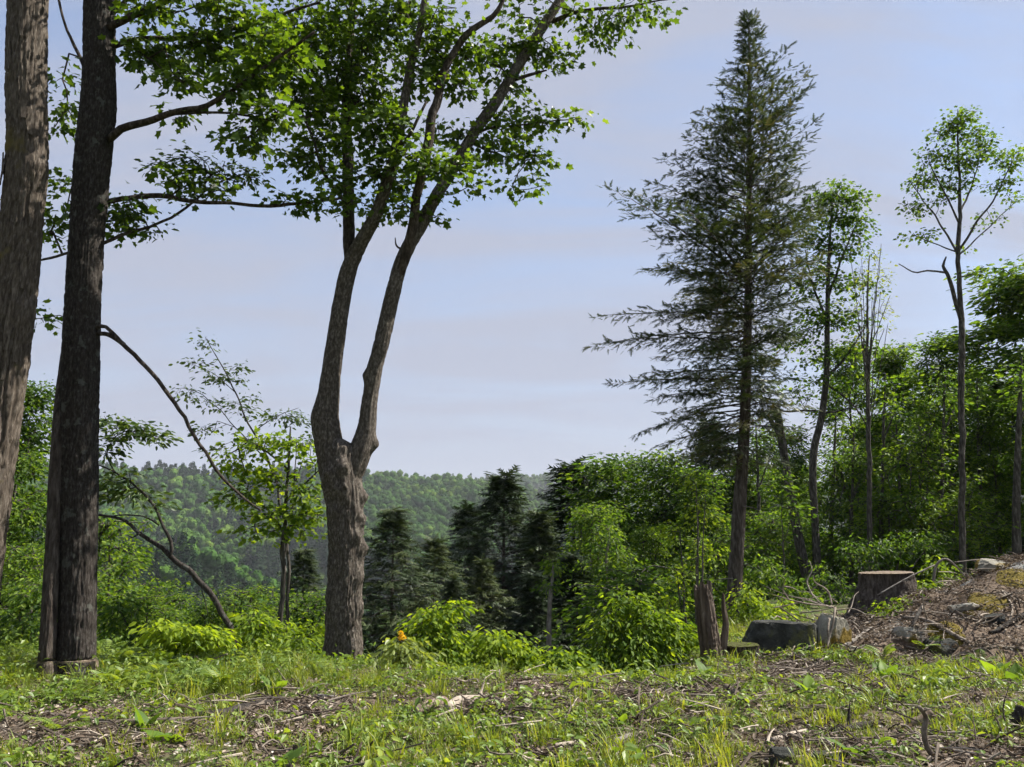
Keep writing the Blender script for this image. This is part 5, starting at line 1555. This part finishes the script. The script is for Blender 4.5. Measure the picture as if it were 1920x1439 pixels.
bush("leafy_bush", "bright fresh bush at the foot of the tall hemlock", 1400, 16.2, [(1400, 1120, 16.2, 24, 24, 24), (1395, 1160, 16.2, 32, 26, 40), (1430, 1150, 16.2, 36, 26, 36), (1465, 1150, 16.4, 36, 24, 26), (1385, 1195, 16, 20, 14, 12)], dict(YOUNG, tint=(.3, .9), size=.095), 608, 4)
bush("leafy_bush", "loose sapling bush with scattered light leaves left of the hemlock trunk", 1300, 16.5, [(1300, 900, 16.5, 30, 20, 16), (1310, 960, 16.5, 40, 30, 24), (1275, 1000, 16.5, 40, 30, 22), (1320, 1040, 16.5, 30, 26, 18), (1270, 1080, 16.5, 36, 26, 18), (1255, 1130, 16.4, 36, 24, 20)], dict(YOUNG, tint=(.3, .9), size=.09, per=7), 609, 5)
bush("leafy_bush", "shady bush behind the dark boulder and brush pile", 1480, 19, [(1450, 1090, 19, 40, 34, 40), (1490, 1120, 19, 40, 26, 36), (1540, 1090, 20, 36, 34, 30), (1420, 1060, 19.5, 36, 34, 30), (1580, 1120, 20, 40, 30, 30)], dict(YOUNG, mat='wood_leaf', tint=(.2, .8), size=.095), 610, 5)
bush("leafy_bush", "bush of pointed leaves right beside the large cut stump", 1735, 15.6, [(1730, 1105, 15.6, 34, 10, 20), (1780, 1085, 15.8, 30, 9, 16), (1705, 1120, 15.4, 24, 8, 12), (1760, 1062, 16, 26, 14, 14)], dict(YOUNG, tint=(.2, .7), size=.09), 611, 3)
bush("leafy_bush", "bush in the wood's shade behind the large cut stump", 1660, 20.5, [(1640, 1040, 20.5, 36, 34, 36), (1690, 1030, 20.5, 40, 34, 36), (1745, 1020, 20.8, 36, 34, 34), (1600, 1040, 20.5, 30, 34, 26)], dict(YOUNG, mat='wood_leaf', tint=(.1, .7), size=.095), 612, 4)
bush("leafy_bush", "low bush hugging the foot of the burly forked trunk", 655, 11.4, [(620, 1248, 11.4, 30, 14, 24), (665, 1252, 11.3, 40, 15, 30), (705, 1258, 11.4, 36, 14, 24)], dict(YOUNG, tint=(.2, .8), size=.09), 613, 3)
bush("leafy_bush", "dense bush at the foot of the dark sawn pair, shaggy-trunk side", 60, 12.5, [(40, 1180, 12.6, 50, 34, 50), (80, 1220, 12.4, 40, 24, 34), (20, 1240, 12.2, 44, 20, 34), (60, 1120, 13, 44, 34, 40)], dict(YOUNG, mat='wood_leaf', tint=(.2, .9), size=.09), 614, 4)
bush("leafy_bush", "dense dark bush between the dark pair and the glowing bough", 270, 13.5, [(225, 1150, 13.5, 40, 40, 50), (260, 1210, 13.3, 50, 34, 50), (300, 1240, 13, 50, 22, 40), (200, 1220, 13, 30, 30, 34), (350, 1245, 13, 40, 20, 30)], dict(YOUNG, mat='wood_leaf', tint=(.1, .8), size=.09), 615, 5)
fl = bush("flowering_bush", "small pale-leaved bush topped by two orange-yellow blossoms", 755, 11.3, [(752, 1222, 11.3, 26, 10, 16), (760, 1245, 11.3, 34, 10, 18), (785, 1232, 11.3, 18, 8, 8), (748, 1205, 11.3, 10, 6, 5)], dict(YOUNG, mat='pale_leaf', tint=(.2, .9), size=.10), 616, 3)
bb = np.array(fl.location)
for (x, y, s) in ((752, 1188, .034), (757, 1196, .032), (749, 1197, .028)):
    rr = np.random.default_rng(int(x))
    n = 26
    d = norm(rr.normal(0, 1, (n, 3)))
    c = P(x, y, 11.25)
    v, q, t, cc = leaves(c + d * s * .35, d, norm(rr.normal(0, 1, (n, 3))), np.full(n, s), 'quad', rr.uniform(0, 1, n), 1.6)
    a = Acc(); a.add(v, q, t, cc)
    a.obj("blossom", MAT['flower'], fl, bb)
# the white crooked stem low in the wood
b = ground_at(1135, 20)
px_tree("crooked_sapling", "thin crooked whitish stem standing before the dark conifers", "tree", b,
        [[(1142, 1240, 20, 4), (1140, 1160, 20, 4), (1130, 1120, 20, 3.5), (1138, 1090, 20, 3), (1136, 1050, 20, 2.4), (1142, 1010, 20, 1.5)]], [],
        [(1135, 1020, 20, 40, 40, 40), (1165, 1050, 20, 36, 30, 26), (1115, 1060, 20, 30, 26, 18)], dict(YOUNG, mat='wood_leaf', tint=(.2, .9), size=.095), 'bark_pale', 701, r_tip=.003)
b = ground_at(1030, 17)
px_tree("dead_pole", "thin pale pole with a few leaves standing in front of the dark conifers", "tree", b,
        [[(1027, 1280, 17, 5), (1030, 1180, 17, 4.5), (1033, 1110, 17, 3.5), (1038, 1060, 17, 2)]], [], [(1040, 1060, 17, 14, 18, 12), (1028, 1100, 17, 18, 14, 8)], dict(YOUNG, mat='wood_leaf', tint=(.3, .9), size=.10), 'bark_pale', 702, r_tip=.003)
bush("leafy_bush", "small weedy bush half covering the front of the large cut stump", 1690, 14.2, [(1685, 1138, 14.2, 26, 9, 16), (1715, 1128, 14.2, 22, 9, 12), (1655, 1150, 14.1, 20, 8, 10)], dict(YOUNG, size=.075, tint=(.2, .8)), 617, 3)

# ------------------------------------------------------------------ rock ledge, boulders, stumps, dead wood
def build_ledge():
    xs = np.arange(4.0, 15.0, .055); ys_ = np.arange(10.9, 18.6, .055)
    X, Y = np.meshgrid(xs, ys_, indexing='ij')
    zt_ = terrain(X.ravel(), Y.ravel()); zm = ledge_h(X.ravel(), Y.ravel())
    z = np.where(zm > .012, zt_ + zm, zt_ - .08)
    v = np.column_stack([X.ravel(), Y.ravel(), z])
    n, m = X.shape
    i = np.arange(n - 1)[:, None] * m; j = np.arange(m - 1)[None]
    f = np.stack([i + j, i + m + j, i + m + j + 1, i + j + 1], -1).reshape(-1, 4)
    keep = np.max(zm[f], axis=1) > .004
    f = f[keep]
    used = np.unique(f); mp = np.full(len(v), -1); mp[used] = np.arange(len(used))
    base = np.array((8.0, 13.0, 0.0))
    me = make_mesh("rock_ledge", v[used] - base, mp[f], MAT['ledge'], None, True)
    tag(link("rock_ledge", me, None, base), "sloping rock ledge buried in brown litter, rising to the picture's edge", "rock ledge")


build_ledge()


surf_px = G


def moss(label, px, py, rx, ry, seed):
    c = surf_px(px, py)
    r = np.random.default_rng(seed)
    nr, ns = 9, 26
    pts = []
    for a in range(nr):
        for s in range(ns):
            th = 2 * math.pi * s / ns
            k = (a / (nr - 1))
            wob = 1 + .28 * vnoise(np.array([[math.cos(th) * 1.4 + seed, math.sin(th) * 1.4, 0.3]]), seed)[0]
            x = c[0] + rx * k * wob * math.cos(th); y = c[1] + ry * k * wob * math.sin(th)
            pts.append((x, y, k))
    pts = np.array(pts)
    z = surf(pts[:, 0], pts[:, 1]) + .055 * (1 - pts[:, 2] ** 2.2) - .012 + .018 * fbm(np.column_stack([pts[:, :2] * 14, pts[:, 2]]), 3, seed)
    v = np.column_stack([pts[:, :2], z])
    i = np.arange(nr - 1)[:, None] * ns; j = np.arange(ns)[None]; j2 = (j + 1) % ns
    f = np.stack([i + j, i + ns + j, i + ns + j2, i + j2], -1).reshape(-1, 4)
    o = link("moss_cushion", make_mesh("moss_cushion", v - c, f, MAT['moss'], None, True), None, c)
    tag(o, label, "moss", "moss cushions on the rock ledge")


moss("large ochre moss cushion high on the rock ledge slope", 1850, 1128, .30, .42, 1)
moss("ochre moss cushion above the dark hollow low on the rock ledge", 1772, 1185, .26, .30, 2)
moss("ochre moss patch at the top of the ledge by the picture's edge", 1905, 1085, .30, .45, 3)
moss("small ochre moss patch between the two larger cushions on the ledge", 1815, 1152, .14, .16, 4)


def rock(name, label, c, ext, seed, mat, tilt=(0, 0, 0), cuts=9):
    r = np.random.default_rng(seed)
    nr, ns = 40, 64
    th = np.linspace(.01, math.pi - .01, nr); ph = np.linspace(0, 2 * math.pi, ns, endpoint=False)
    T, H = np.meshgrid(th, ph, indexing='ij')
    d = np.stack([np.sin(T) * np.cos(H), np.sin(T) * np.sin(H), np.cos(T)], -1).reshape(-1, 3)
    nrm = norm(r.normal(0, 1, (cuts, 3)) * np.array((1, 1, .7)))
    nrm = np.vstack([nrm, [(0, 0, 1), (0, -1, .1), (1, 0, 0.1), (-1, 0, .1)]])
    dist = np.concatenate([r.uniform(.72, 1.0, cuts), [.72, .78, .85, .85]])
    dots = d @ nrm.T
    k = np.min(np.where(dots > .05, dist[None] / np.maximum(dots, .05), 9), axis=1)
    k = np.minimum(k, 1.15) * (1 + .07 * fbm(d * 4, 5, seed))
    v = d * k[:, None] * np.asarray(ext)
    i = np.arange(nr - 1)[:, None] * ns; j = np.arange(ns)[None]; j2 = (j + 1) % ns
    f = np.stack([i + j, i + ns + j, i + ns + j2, i + j2], -1).reshape(-1, 4)
    o = link(name, make_mesh(name, v, f, MAT[mat], None, False), None, c)
    o.rotation_euler = tilt
    tag(o, label, "rock")


p = P(1462, 1208, 12.5)
rock("boulder", "big dark shaded boulder behind the small stump", p, (.74, .42, .46), 15, 'rock', (0, .04, .1))
p = P(1556, 1196, 12.5)
rock("stone_slab", "upright pale mossy stone slab beside the dark boulder", p, (.32, .28, .44), 8, 'slab', (.1, .25, .5))
p = surf_px(1605, 1428)
rock("small_stone", "small dark round stone half buried at the bottom right among weeds", surf_px(1468, 1432) + (0, 0, .03), (.10, .09, .10), 9, 'rock')
rock("small_stone", "small grey stone lying at the end of the birch-barked stick", surf_px(1552, 1432) + (0, 0, .02), (.12, .09, .07), 10, 'rock')


for (lab, x, y, e, sd, mt) in (
    ("grey lichened rock poking out of the ledge just above the dark hollow", 1700, 1188, (.22, .18, .13), 21, 'slab'),
    ("flat grey rock bared on the ledge between the moss cushions", 1812, 1140, (.26, .2, .10), 22, 'slab'),
    ("dark rock under the large moss cushion on the ledge", 1868, 1165, (.2, .16, .14), 23, 'rock'),
    ("dark rock jutting low from the ledge foot beside the ferns", 1765, 1218, (.26, .2, .18), 24, 'rock'),
    ("pale bare rock at the very top of the ledge by the edge", 1880, 1062, (.4, .3, .12), 25, 'slab'),
    ("small grey rock at the left foot of the ledge near the birch-barked stick", 1612, 1222, (.14, .12, .10), 26, 'slab'),
):
    rock("ledge_rock", lab, surf_px(x, y) + (0, .05, -.02), e, sd, mt, (.15, .1, sd * 1.0))


def stump(name, label, path, hw, Y, bark, seed, top_mat='cut_wood', tilt=0.0, moss_top=False):
    pr = catmull(np.array([np.append(P(x, y, Y), M(w, Y)) for (x, y), w in zip(path, hw)]), 26)
    b_ = pr[0, :3].copy()
    root = thing(name, label, "stump", b_)
    a = Acc()
    v, q, t = tube(pr[:, :3], pr[:, 3], 52, rough=.17, ridge=.11, ridge_n=9, seed=seed, cap=False, flare=.22)
    n = 52
    top = v[-n:, 2].copy()
    flat = top.mean() + .03 * (v[-n:, 0] - v[-n:, 0].mean())
    for k_ in range(1, 9):          # level the saw face
        row = slice(len(v) - k_ * n, len(v) - (k_ - 1) * n)
        v[row, 2] += (flat - top) * (1 - (k_ - 1) / 8.)
    a.add(v, q)
    a.obj("bark", MAT[bark], root, b_, True)
    ring = v[-n:]
    c = ring.mean(0)
    rr = [ring * .995 + np.array((0, 0, .004)), c + (ring - c) * .93 + (0, 0, .012), c + (ring - c) * .55 + (0, 0, .010), c + (ring - c) * .2 + (0, 0, .016)]
    vv = np.vstack(rr + [[c + (0, 0, .012)]])
    j = np.arange(n); k = (j + 1) % n
    fq = np.vstack([np.stack([s * n + j, s * n + k, (s + 1) * n + k, (s + 1) * n + j], -1) for s in range(3)])
    ft = np.stack([3 * n + j, 3 * n + k, np.full(n, 4 * n)], -1)
    a = Acc(); a.add(vv, fq, ft)
    a.obj("cut_face", MAT[top_mat], root, b_)
    return root


stump("large_stump", "large wide cut stump with dark bark above the rock ledge", [(1650, 1215), (1656, 1180), (1661, 1140), (1663, 1105), (1660, 1074)], [78, 64, 54, 48, 46], 15.2, 'bark_hemlock', 31)
sm = stump("small_stump", "low small cut stump with weeds on top, at the broken snag's foot", [(1388, 1250), (1388, 1238), (1390, 1222), (1391, 1209)], [38, 34, 31, 31], 12.0, 'bark_hemlock', 32, 'moss_green')

# snag
pr = catmull(np.array([np.append(P(x, y, 11.7), M(w, 11.7)) for x, y, w in ((1340, 1275, 26), (1336, 1245, 21), (1329, 1195, 18.5), (1322, 1140, 17), (1317, 1098, 16))]), 40)
b = pr[0, :3].copy()
root = thing("broken_snag", "broken upright snag of bare reddish-brown dead wood with a jagged top", "snag", b)
v, q, t = tube(pr[:, :3], pr[:, 3], 44, rough=.12, ridge=.10, ridge_n=10, seed=41, vscale=.5, cap=False)
rj = np.random.default_rng(42)
jag = np.repeat(np.clip(rj.normal(0, .07, 11), -.1, .13), 4)
for k in range(1, 8):
    s = v.shape[0] - k * 44
    v[s:s + 44, 2] += jag * (1 - k / 8.)
c = v[-44:].mean(0) - (0, 0, .12)
a = Acc(); n = len(v); jj = np.arange(44)
a.add(np.vstack([v, [c]]), q, np.stack([n - 44 + jj, n - 44 + (jj + 1) % 44, np.full(44, n)], -1))
a.obj("shaft", MAT['dead_wood'], root, b)
for (x, y0, y1, dx) in ((1309, 1105, 905, -4), (1317, 1095, 930, 6)):
    a = Acc()
    a.tube([P(x, y0, 11.7), P(x + dx * .2, (y0 + y1) / 2, 11.7), P(x + dx, y1, 11.7)], [.012, .009, .004], 6, n=10)
    a.obj("sucker", MAT['bark_thin'], root, b)
pr = [(1352, 1245, 8), (1357, 1205, 7.5), (1361, 1170, 6), (1357, 1140, 4.5), (1356, 1113, 2)]
bp = P(1352, 1245, 11.9)
root = thing("split_stake", "thin splintered upright sliver of wood between snag and small stump", "stake", bp)
a = Acc(); a.tube([P(x, y, 11.9) for x, y, w in pr], [M(w, 11.9) for x, y, w in pr], 9, n=18, rough=.25, seed=7)
a.obj("shaft", MAT['dead_wood'], root, bp)


MAT['dead_log'] = surf_mat("crumbling_log", [(0.3, (0.08, 0.055, 0.042)), (0.5, (0.20, 0.15, 0.12)), (0.72, (0.36, 0.29, 0.24))], (30, 30, 30), 6, .9, .9, (40, 12, 40), .03)


def fallen(name, label, pts, rads, mat='stick', seed=0, tint=.5, twigs=0, Yfix=None, lift=0.0, cat="branch", sides=9, group=None):
    """dead wood lying on the ground: photo pixels of its line, radius in metres"""
    rads = [q * (1.0 if name in ('white_branch', 'forked_stick') else 1.75 if mat != 'dead_log' else 1.2) for q in rads]
    w = []
    for k, q in enumerate(pts):
        if len(q) == 3: w.append(P(*q))
        else: w.append(surf_px(*q) + np.array((0, 0, rads[k] * .7 + lift)))
    w = np.array(w)
    b_ = w[0].copy()
    r = np.random.default_rng(seed)
    root = thing(name, label, cat, b_, group)
    a = Acc()
    a.tube(w, rads, sides, n=max(12, 4 * len(w)), rough=.16, seed=seed, tint=tint)
    a.obj("stem", MAT[mat], root, b_, True)
    if twigs:
        L = np.linalg.norm(w[-1] - w[0])
        pr = catmull(w, 24)
        for k in range(twigs):
            i = r.integers(4, 23)
            d = norm(np.gradient(pr, axis=0)[i] + r.normal(0, .02, 3))
            d = norm(d * .8 + norm(r.normal(0, 1, 3) * np.array((1, .6, .8))) * .9)
            l = L * r.uniform(.15, .4)
            e = pr[i] + d * l
            e[2] = max(e[2], float(surf(np.array([e[0]]), np.array([e[1]]))[0]) + .01)
            a = Acc()
            a.tube([pr[i], (pr[i] + e) / 2 + r.normal(0, l * .06, 3), e], [min(rads) * .6 + .002, min(rads) * .4 + .0015, .0015], 5, n=7, tint=tint)
            a.obj("twig", MAT[mat], root, b_)
    return root


FG = "fallen branches in the clearing"
fallen("fallen_branch", "long thin grey branch lying along the litter below the dark sawn pair", [(40, 1338), (110, 1345), (200, 1358), (300, 1357), (400, 1352), (480, 1350)], [.006, .011, .014, .016, .014, .010], seed=1, twigs=4, group=FG)
fallen("fallen_branch", "thick dark-barked branch rising gently, end of the long grey one", [(370, 1353), (420, 1348), (465, 1334), (505, 1326)], [.028, .03, .03, .026], 'bark_dark', 2, group=FG)
fallen("fallen_branch", "dark stick slanting across the litter mound near the burly trunk", [(535, 1343), (575, 1333), (616, 1322)], [.014, .016, .015], 'bark_dark', 3, group=FG)
fallen("fallen_branch", "short pale stick on the crest of the litter mound", [(597, 1310), (628, 1313)], [.016, .016], 'bark_pale', 4, group=FG)
fallen("rotten_log", "crumbling pinkish-tan piece of rotten log in the middle foreground", [(778, 1344), (800, 1336), (832, 1324)], [.035, .05, .045], 'dead_log', 5, cat="log", sides=22)
fallen("fallen_branch", "grey weathered branch running up from the rotten log", [(838, 1338), (862, 1322), (905, 1314), (955, 1303)], [.03, .03, .018, .014], 'stick', 6, tint=.8, twigs=3, group=FG)
fallen("fallen_branch", "thin curved stick ending past the grey weathered branch", [(952, 1303), (972, 1312), (992, 1326)], [.009, .009, .007], 'stick', 7, tint=.7, group=FG)
fallen("fallen_branch", "dark-ended stick slanting in the grass below the broken snag", [(1362, 1294), (1392, 1314), (1430, 1328)], [.022, .022, .012], 'stick', 8, tint=.4, group=FG)
fallen("fallen_branch", "pale stick behind the lone dark leaf at the bottom middle", [(1028, 1408), (1060, 1403), (1098, 1396)], [.016, .015, .013], 'stick', 9, tint=.8, group=FG)
fallen("fallen_branch", "short peeling stick right of the lone dark leaf", [(1150, 1399), (1182, 1388)], [.016, .02], 'bark_pale', 10, group=FG)
fallen("fallen_branch", "straight bleached stick in the grass at the lower right", [(1448, 1394), (1485, 1384), (1516, 1375)], [.014, .016, .013], 'stick', 11, tint=.95, group=FG)
fallen("fallen_branch", "flat dark branch among litter right of the bleached stick", [(1560, 1378), (1610, 1368), (1650, 1362)], [.016, .02, .016], 'bark_dark', 12, twigs=4, group=FG)
root = fallen("forked_stick", "upright hooked grey stick standing in the lower right foreground", [(1752, 1428), (1738, 1398, surf_px(1752, 1428)[1]), (1733, 1372, surf_px(1752, 1428)[1]), (1736, 1345, surf_px(1752, 1428)[1]), (1724, 1326, surf_px(1752, 1428)[1] - .05)], [.022, .020, .021, .018, .015], 'stick', 13, tint=.45, twigs=2)
fallen("birch_stick", "tan peeling stick leaning behind the hooked grey stick", [(1705, 1362), (1728, 1350, surf_px(1705, 1362)[1]), (1748, 1337, surf_px(1705, 1362)[1])], [.02, .024, .02], 'cut_wood', 14)
fallen("fallen_branch", "dark stick leaning in the greenery just right of the burly trunk", [(746, 1291), (728, 1270, 10.6), (708, 1250, 10.8)], [.018, .018, .015], 'bark_dark', 15, group=FG)
fallen("fallen_branch", "thin pale-ended stick lying before the small weeds under the stone slab", [(1518, 1314), (1540, 1306), (1566, 1294)], [.011, .012, .012], 'stick', 16, tint=.5, group=FG)
fallen("dark_stub", "dark burnt-looking stub sticking up at the lower right edge", [(1908, 1368), (1912, 1345, surf_px(1908, 1368)[1]), (1916, 1325, surf_px(1908, 1368)[1])], [.035, .032, .022], 'bark_dark', 17, cat="stub")
fallen("white_branch", "bleached crooked branch propped on the ledge beside the large stump", [(1645, 1116, 14.2), (1700, 1085, 14.3), (1752, 1060, 14.4)], [.010, .013, .014], 'bark_pale', 18)
fallen("white_branch", "bleached bent branch arching over the top of the ledge", [(1750, 1090, 14.4), (1755, 1062, 14.4), (1766, 1050, 14.4), (1780, 1051, 14.4), (1800, 1070, 14.45), (1813, 1085, 14.5)], [.024, .022, .018, .018, .014, .012], 'bark_pale', 19)
fallen("fallen_branch", "dark stick running down the ledge towards its hollow", [(1752, 1110), (1730, 1140), (1712, 1175), (1704, 1205)], [.012, .015, .016, .012], 'bark_dark', 20)
fallen("fallen_branch", "curved dark branch on the ledge at the picture's edge", [(1925, 1155), (1895, 1172), (1868, 1188), (1855, 1189)], [.022, .022, .018, .012], 'bark_dark', 21, twigs=3)
fallen("fallen_branch", "thin curved pale branch hanging down the ledge below the top moss", [(1880, 1110), (1898, 1140), (1892, 1170), (1882, 1190)], [.008, .009, .009, .007], 'stick', 22, tint=.8)
fallen("fallen_branch", "long dark pole leading from the clearing up to the stone slab", [(1508, 1262), (1545, 1240), (1590, 1212), (1630, 1180)], [.014, .016, .014, .010], 'bark_dark', 23)
fallen("birch_stick", "pale birch-barked stick at the left foot of the ledge", [(1572, 1222), (1600, 1206), (1635, 1182)], [.024, .022, .018], 'bark_pale', 24)
fallen("dead_brush", "tangle of dark bare twigs at the bottom right corner", [(1800, 1432), (1840, 1405), (1880, 1388), (1915, 1378)], [.014, .012, .010, .007], 'stick', 25, tint=.15, twigs=14, cat="brush")
fallen("dead_brush", "bare twiggy brush lying at the ledge foot below the curved dark branch", [(1770, 1240), (1830, 1222), (1880, 1215), (1920, 1222)], [.012, .012, .010, .008], 'stick', 26, tint=.6, twigs=14, cat="brush")
fallen("fallen_branch", "stout grey branch lying across the middle of the ledge slope", [(1690, 1160), (1740, 1168), (1800, 1200), (1850, 1222)], [.018, .02, .018, .010], 'stick', 31, tint=.6, twigs=5)
fallen("fallen_branch", "weathered branch along the upper ledge below the arching bleached branch", [(1760, 1112), (1820, 1108), (1880, 1120), (1925, 1135)], [.010, .014, .014, .012], 'stick', 32, tint=.75, twigs=5)
fallen("dead_brush", "dark forked dead twigs beside the hooked grey stick", [(1735, 1436), (1760, 1415), (1800, 1408)], [.012, .010, .007], 'bark_dark', 27, twigs=7, cat="brush")

# brush pile behind the boulder
c = P(1566, 1140, 14.6)
root = thing("brush_pile", "pile of thin grey dead sticks fanning out behind the boulder", "brush", ground_at(1540, 13.2))
bb = np.array(root.location)
rs = np.random.default_rng(55)
for (x0, y0, x1, y1, w) in ((1566, 1138, 1440, 1112, 4), (1566, 1140, 1480, 1120, 4), (1568, 1142, 1430, 1098, 3), (1565, 1140, 1500, 1108, 3), (1560, 1135, 1525, 1078, 4), (1525, 1120, 1518, 1052, 4), (1566, 1140, 1555, 1210, 5), (1555, 1160, 1552, 1215, 5),
                            (1566, 1142, 1590, 1190, 3), (1568, 1145, 1660, 1148, 3), (1480, 1125, 1460, 1078, 3), (1570, 1130, 1540, 1105, 3), (1500, 1150, 1580, 1128, 3), (1450, 1140, 1540, 1118, 3), (1590, 1150, 1610, 1110, 2.4), (1470, 1100, 1505, 1112, 2.5), (1490, 1212, 1465, 1236, 3), (1530, 1205, 1500, 1218, 2.5)):
    Y0 = 13.2 + rs.normal(0, .15)
    p0, p1 = P(x0, y0, Y0), P(x1, y1, Y0 + rs.normal(0, .5))
    if y1 > 1195: p0, p1 = P(x0, y0, 12.1), P(x1, y1, 11.8)
    a = Acc()
    a.tube([p0, (p0 * .6 + p1 * .4) + rs.normal(0, .03, 3), (p0 * .3 + p1 * .7) + rs.normal(0, .03, 3), p1], [M(w, Y0) * .42, M(w, Y0) * .36, M(w, Y0) * .28, .003], 6, n=12, rough=.2, seed=int(x1), tint=rs.uniform(.5, .9))
    a.obj("stick", MAT['stick'], root, bb, True)


# ------------------------------------------------------------------ broad-leaved plants, ferns and flowers, one by one
def broad_leaf(seed, curl=.35, pleat=.012):
    r = np.random.default_rng(seed)
    n, m = 10, 7
    v = []
    for i in range(n):
        t = i / (n - 1)
        w = .27 * (math.sin(math.pi * min(1, t * .97 + .03) ** .78)) ** .9 + .006
        for j in range(m):
            u = (j / (m - 1)) * 2 - 1
            v.append((t, u * w, -curl * t * t + .22 * abs(u) * w + pleat * math.cos(u * 9)))
    q = [(i * m + j, (i + 1) * m + j, (i + 1) * m + j + 1, i * m + j + 1) for i in range(n - 1) for j in range(m - 1)]
    return make_mesh("broad_leaf", np.array(v), np.array(q), MAT['broad'], np.full(len(v), r.uniform(.2, .8)), True)


BL = [broad_leaf(s, c) for s, c in ((1, .12), (2, .4), (3, .25), (4, .6))]


def plant(label, px, py, n, L, seed, upright=.6, flat_first=False):
    c = surf_px(px, py)
    r = np.random.default_rng(seed)
    root = thing("broadleaf_plant", label, "plant", c, "broad-leaved plants in the clearing")
    for k in range(n):
        o = link("leaf", BL[r.integers(0, 4)], root)
        az = 6.283 * k / n + r.normal(0, .5)
        el = upright + r.normal(0, .25)
        o.location = (.02 * math.cos(az), .02 * math.sin(az), -.01)
        o.rotation_euler = (r.normal(0, .4), -el, az)
        s = L * r.uniform(.7, 1.1)
        o.scale = (s, s, s)
    return root


plant("large lone upright broad leaf pair in the litter at lower left", 270, 1372, 3, .26, 1, 1.15)
plant("drooping broad-leaved plant just right of the upright leaf pair", 318, 1392, 5, .24, 2, .6)
plant("bright broad-leaved plant low in the foreground left of the middle", 522, 1390, 3, .19, 3, .9)
plant("broad bright leaf plant below the rotten log", 880, 1404, 4, .20, 4, .9)
plant("single dark drooping leaf plant by the pale stick, bottom middle", 1108, 1404, 2, .20, 5, .9)
plant("upright bright leaf plant in the grass above the peeling stick", 1168, 1360, 4, .19, 6, 1.0)
plant("large broad-leaved plant at the front foot of the dense bush", 1208, 1268, 8, .42, 7, .5)
plant("broad-leaved plant at the bottom right with one tall leaf", 1602, 1418, 6, .24, 8, .8)
plant("pale curled broad-leaved plant at the bottom, left of the tall-leaved one", 1565, 1436, 6, .2, 9, .3)
plant("bright upright plant just under the ledge's dark hollow", 1660, 1270, 6, .28, 10, 1.0)
plant("broad-leaved plant at the right edge below the ledge brush", 1908, 1285, 5, .28, 11, .9)
plant("broad-leaved plant below the ledge, second from the picture's edge", 1868, 1268, 5, .26, 12, .8)
plant("leafy plant in the weeds below the stone slab", 1518, 1298, 6, .22, 13, .7)
plant("leafy plant standing in front of the dark-ended stick", 1300, 1330, 4, .18, 14, .9)
plant("broad-leaved plant at the foot of the broken snag", 1322, 1268, 6, .24, 15, .6)
plant("small dark-leaved plant at the very bottom left of the middle", 528, 1438, 4, .2, 16, .7)
plant("small broad-leaved plant in the bottom left corner", 30, 1432, 5, .22, 17, .6)
plant("bluish broad-leaved plant in the greenery left of the burly trunk's foot", 512, 1300, 4, .26, 18, .9)


def frond_mesh(seed):
    a = fern(seed, 1, .42)
    return a.mesh("fern_frond", MAT['forb'])


FR = [frond_mesh(s) for s in (61, 62, 63)]
for (lab, x, y, n, s, sd) in (("single small fern frond standing in the bare litter at lower left", 68, 1372, 2, .7, 1), ("spreading small fern in the litter, second from the left edge", 112, 1378, 5, .75, 2),
                              ("bright fern hanging in the ledge's dark hollow", 1735, 1222, 7, .9, 3), ("bright fern left of the ledge's dark hollow", 1655, 1235, 7, .9, 4), ("tall fern clump before the bent sapling's foot", 400, 1300, 9, 1.2, 5)):
    c = surf_px(x, y)
    root = thing("fern", lab, "fern", c, "ferns picked out singly")
    r = np.random.default_rng(sd)
    for k in range(n):
        o = link("frond", FR[k % 3], root)
        o.rotation_euler = (r.normal(0, .12), r.normal(0, .12), 6.283 * k / n + r.normal(0, .4))
        o.scale = (s, s, s * r.uniform(.8, 1.2))

# ------------------------------------------------------------------ air
def build_haze():
    me = bpy.data.meshes.new("haze")
    x0, x1, y0, y1, z0, z1 = -2700, 2700, -2700, 2700, -66, 215
    v = [(x, y, z) for z in (z0, z1) for y in (y0, y1) for x in (x0, x1)]
    f = [(0, 2, 3, 1), (4, 5, 7, 6), (0, 1, 5, 4), (2, 6, 7, 3), (0, 4, 6, 2), (1, 3, 7, 5)]
    me.from_pydata(v, [], f)
    m, N, L = new_mat("haze_air")
    vol = N.new("ShaderNodeVolumePrincipled")
    vol.inputs["Density"].default_value = HAZE_DENSITY
    vol.inputs["Color"].default_value = (0.88, 0.93, 1.0, 1)
    vol.inputs["Anisotropy"].default_value = 0.2
    o = N.new("ShaderNodeOutputMaterial")
    L.new(vol.outputs[0], o.inputs["Volume"])
    me.materials.append(m)
    tag(link("haze", me), "thin bluish summer haze over the valley", "haze", kind="stuff")


HAZE_DENSITY = 0.00013
build_haze()
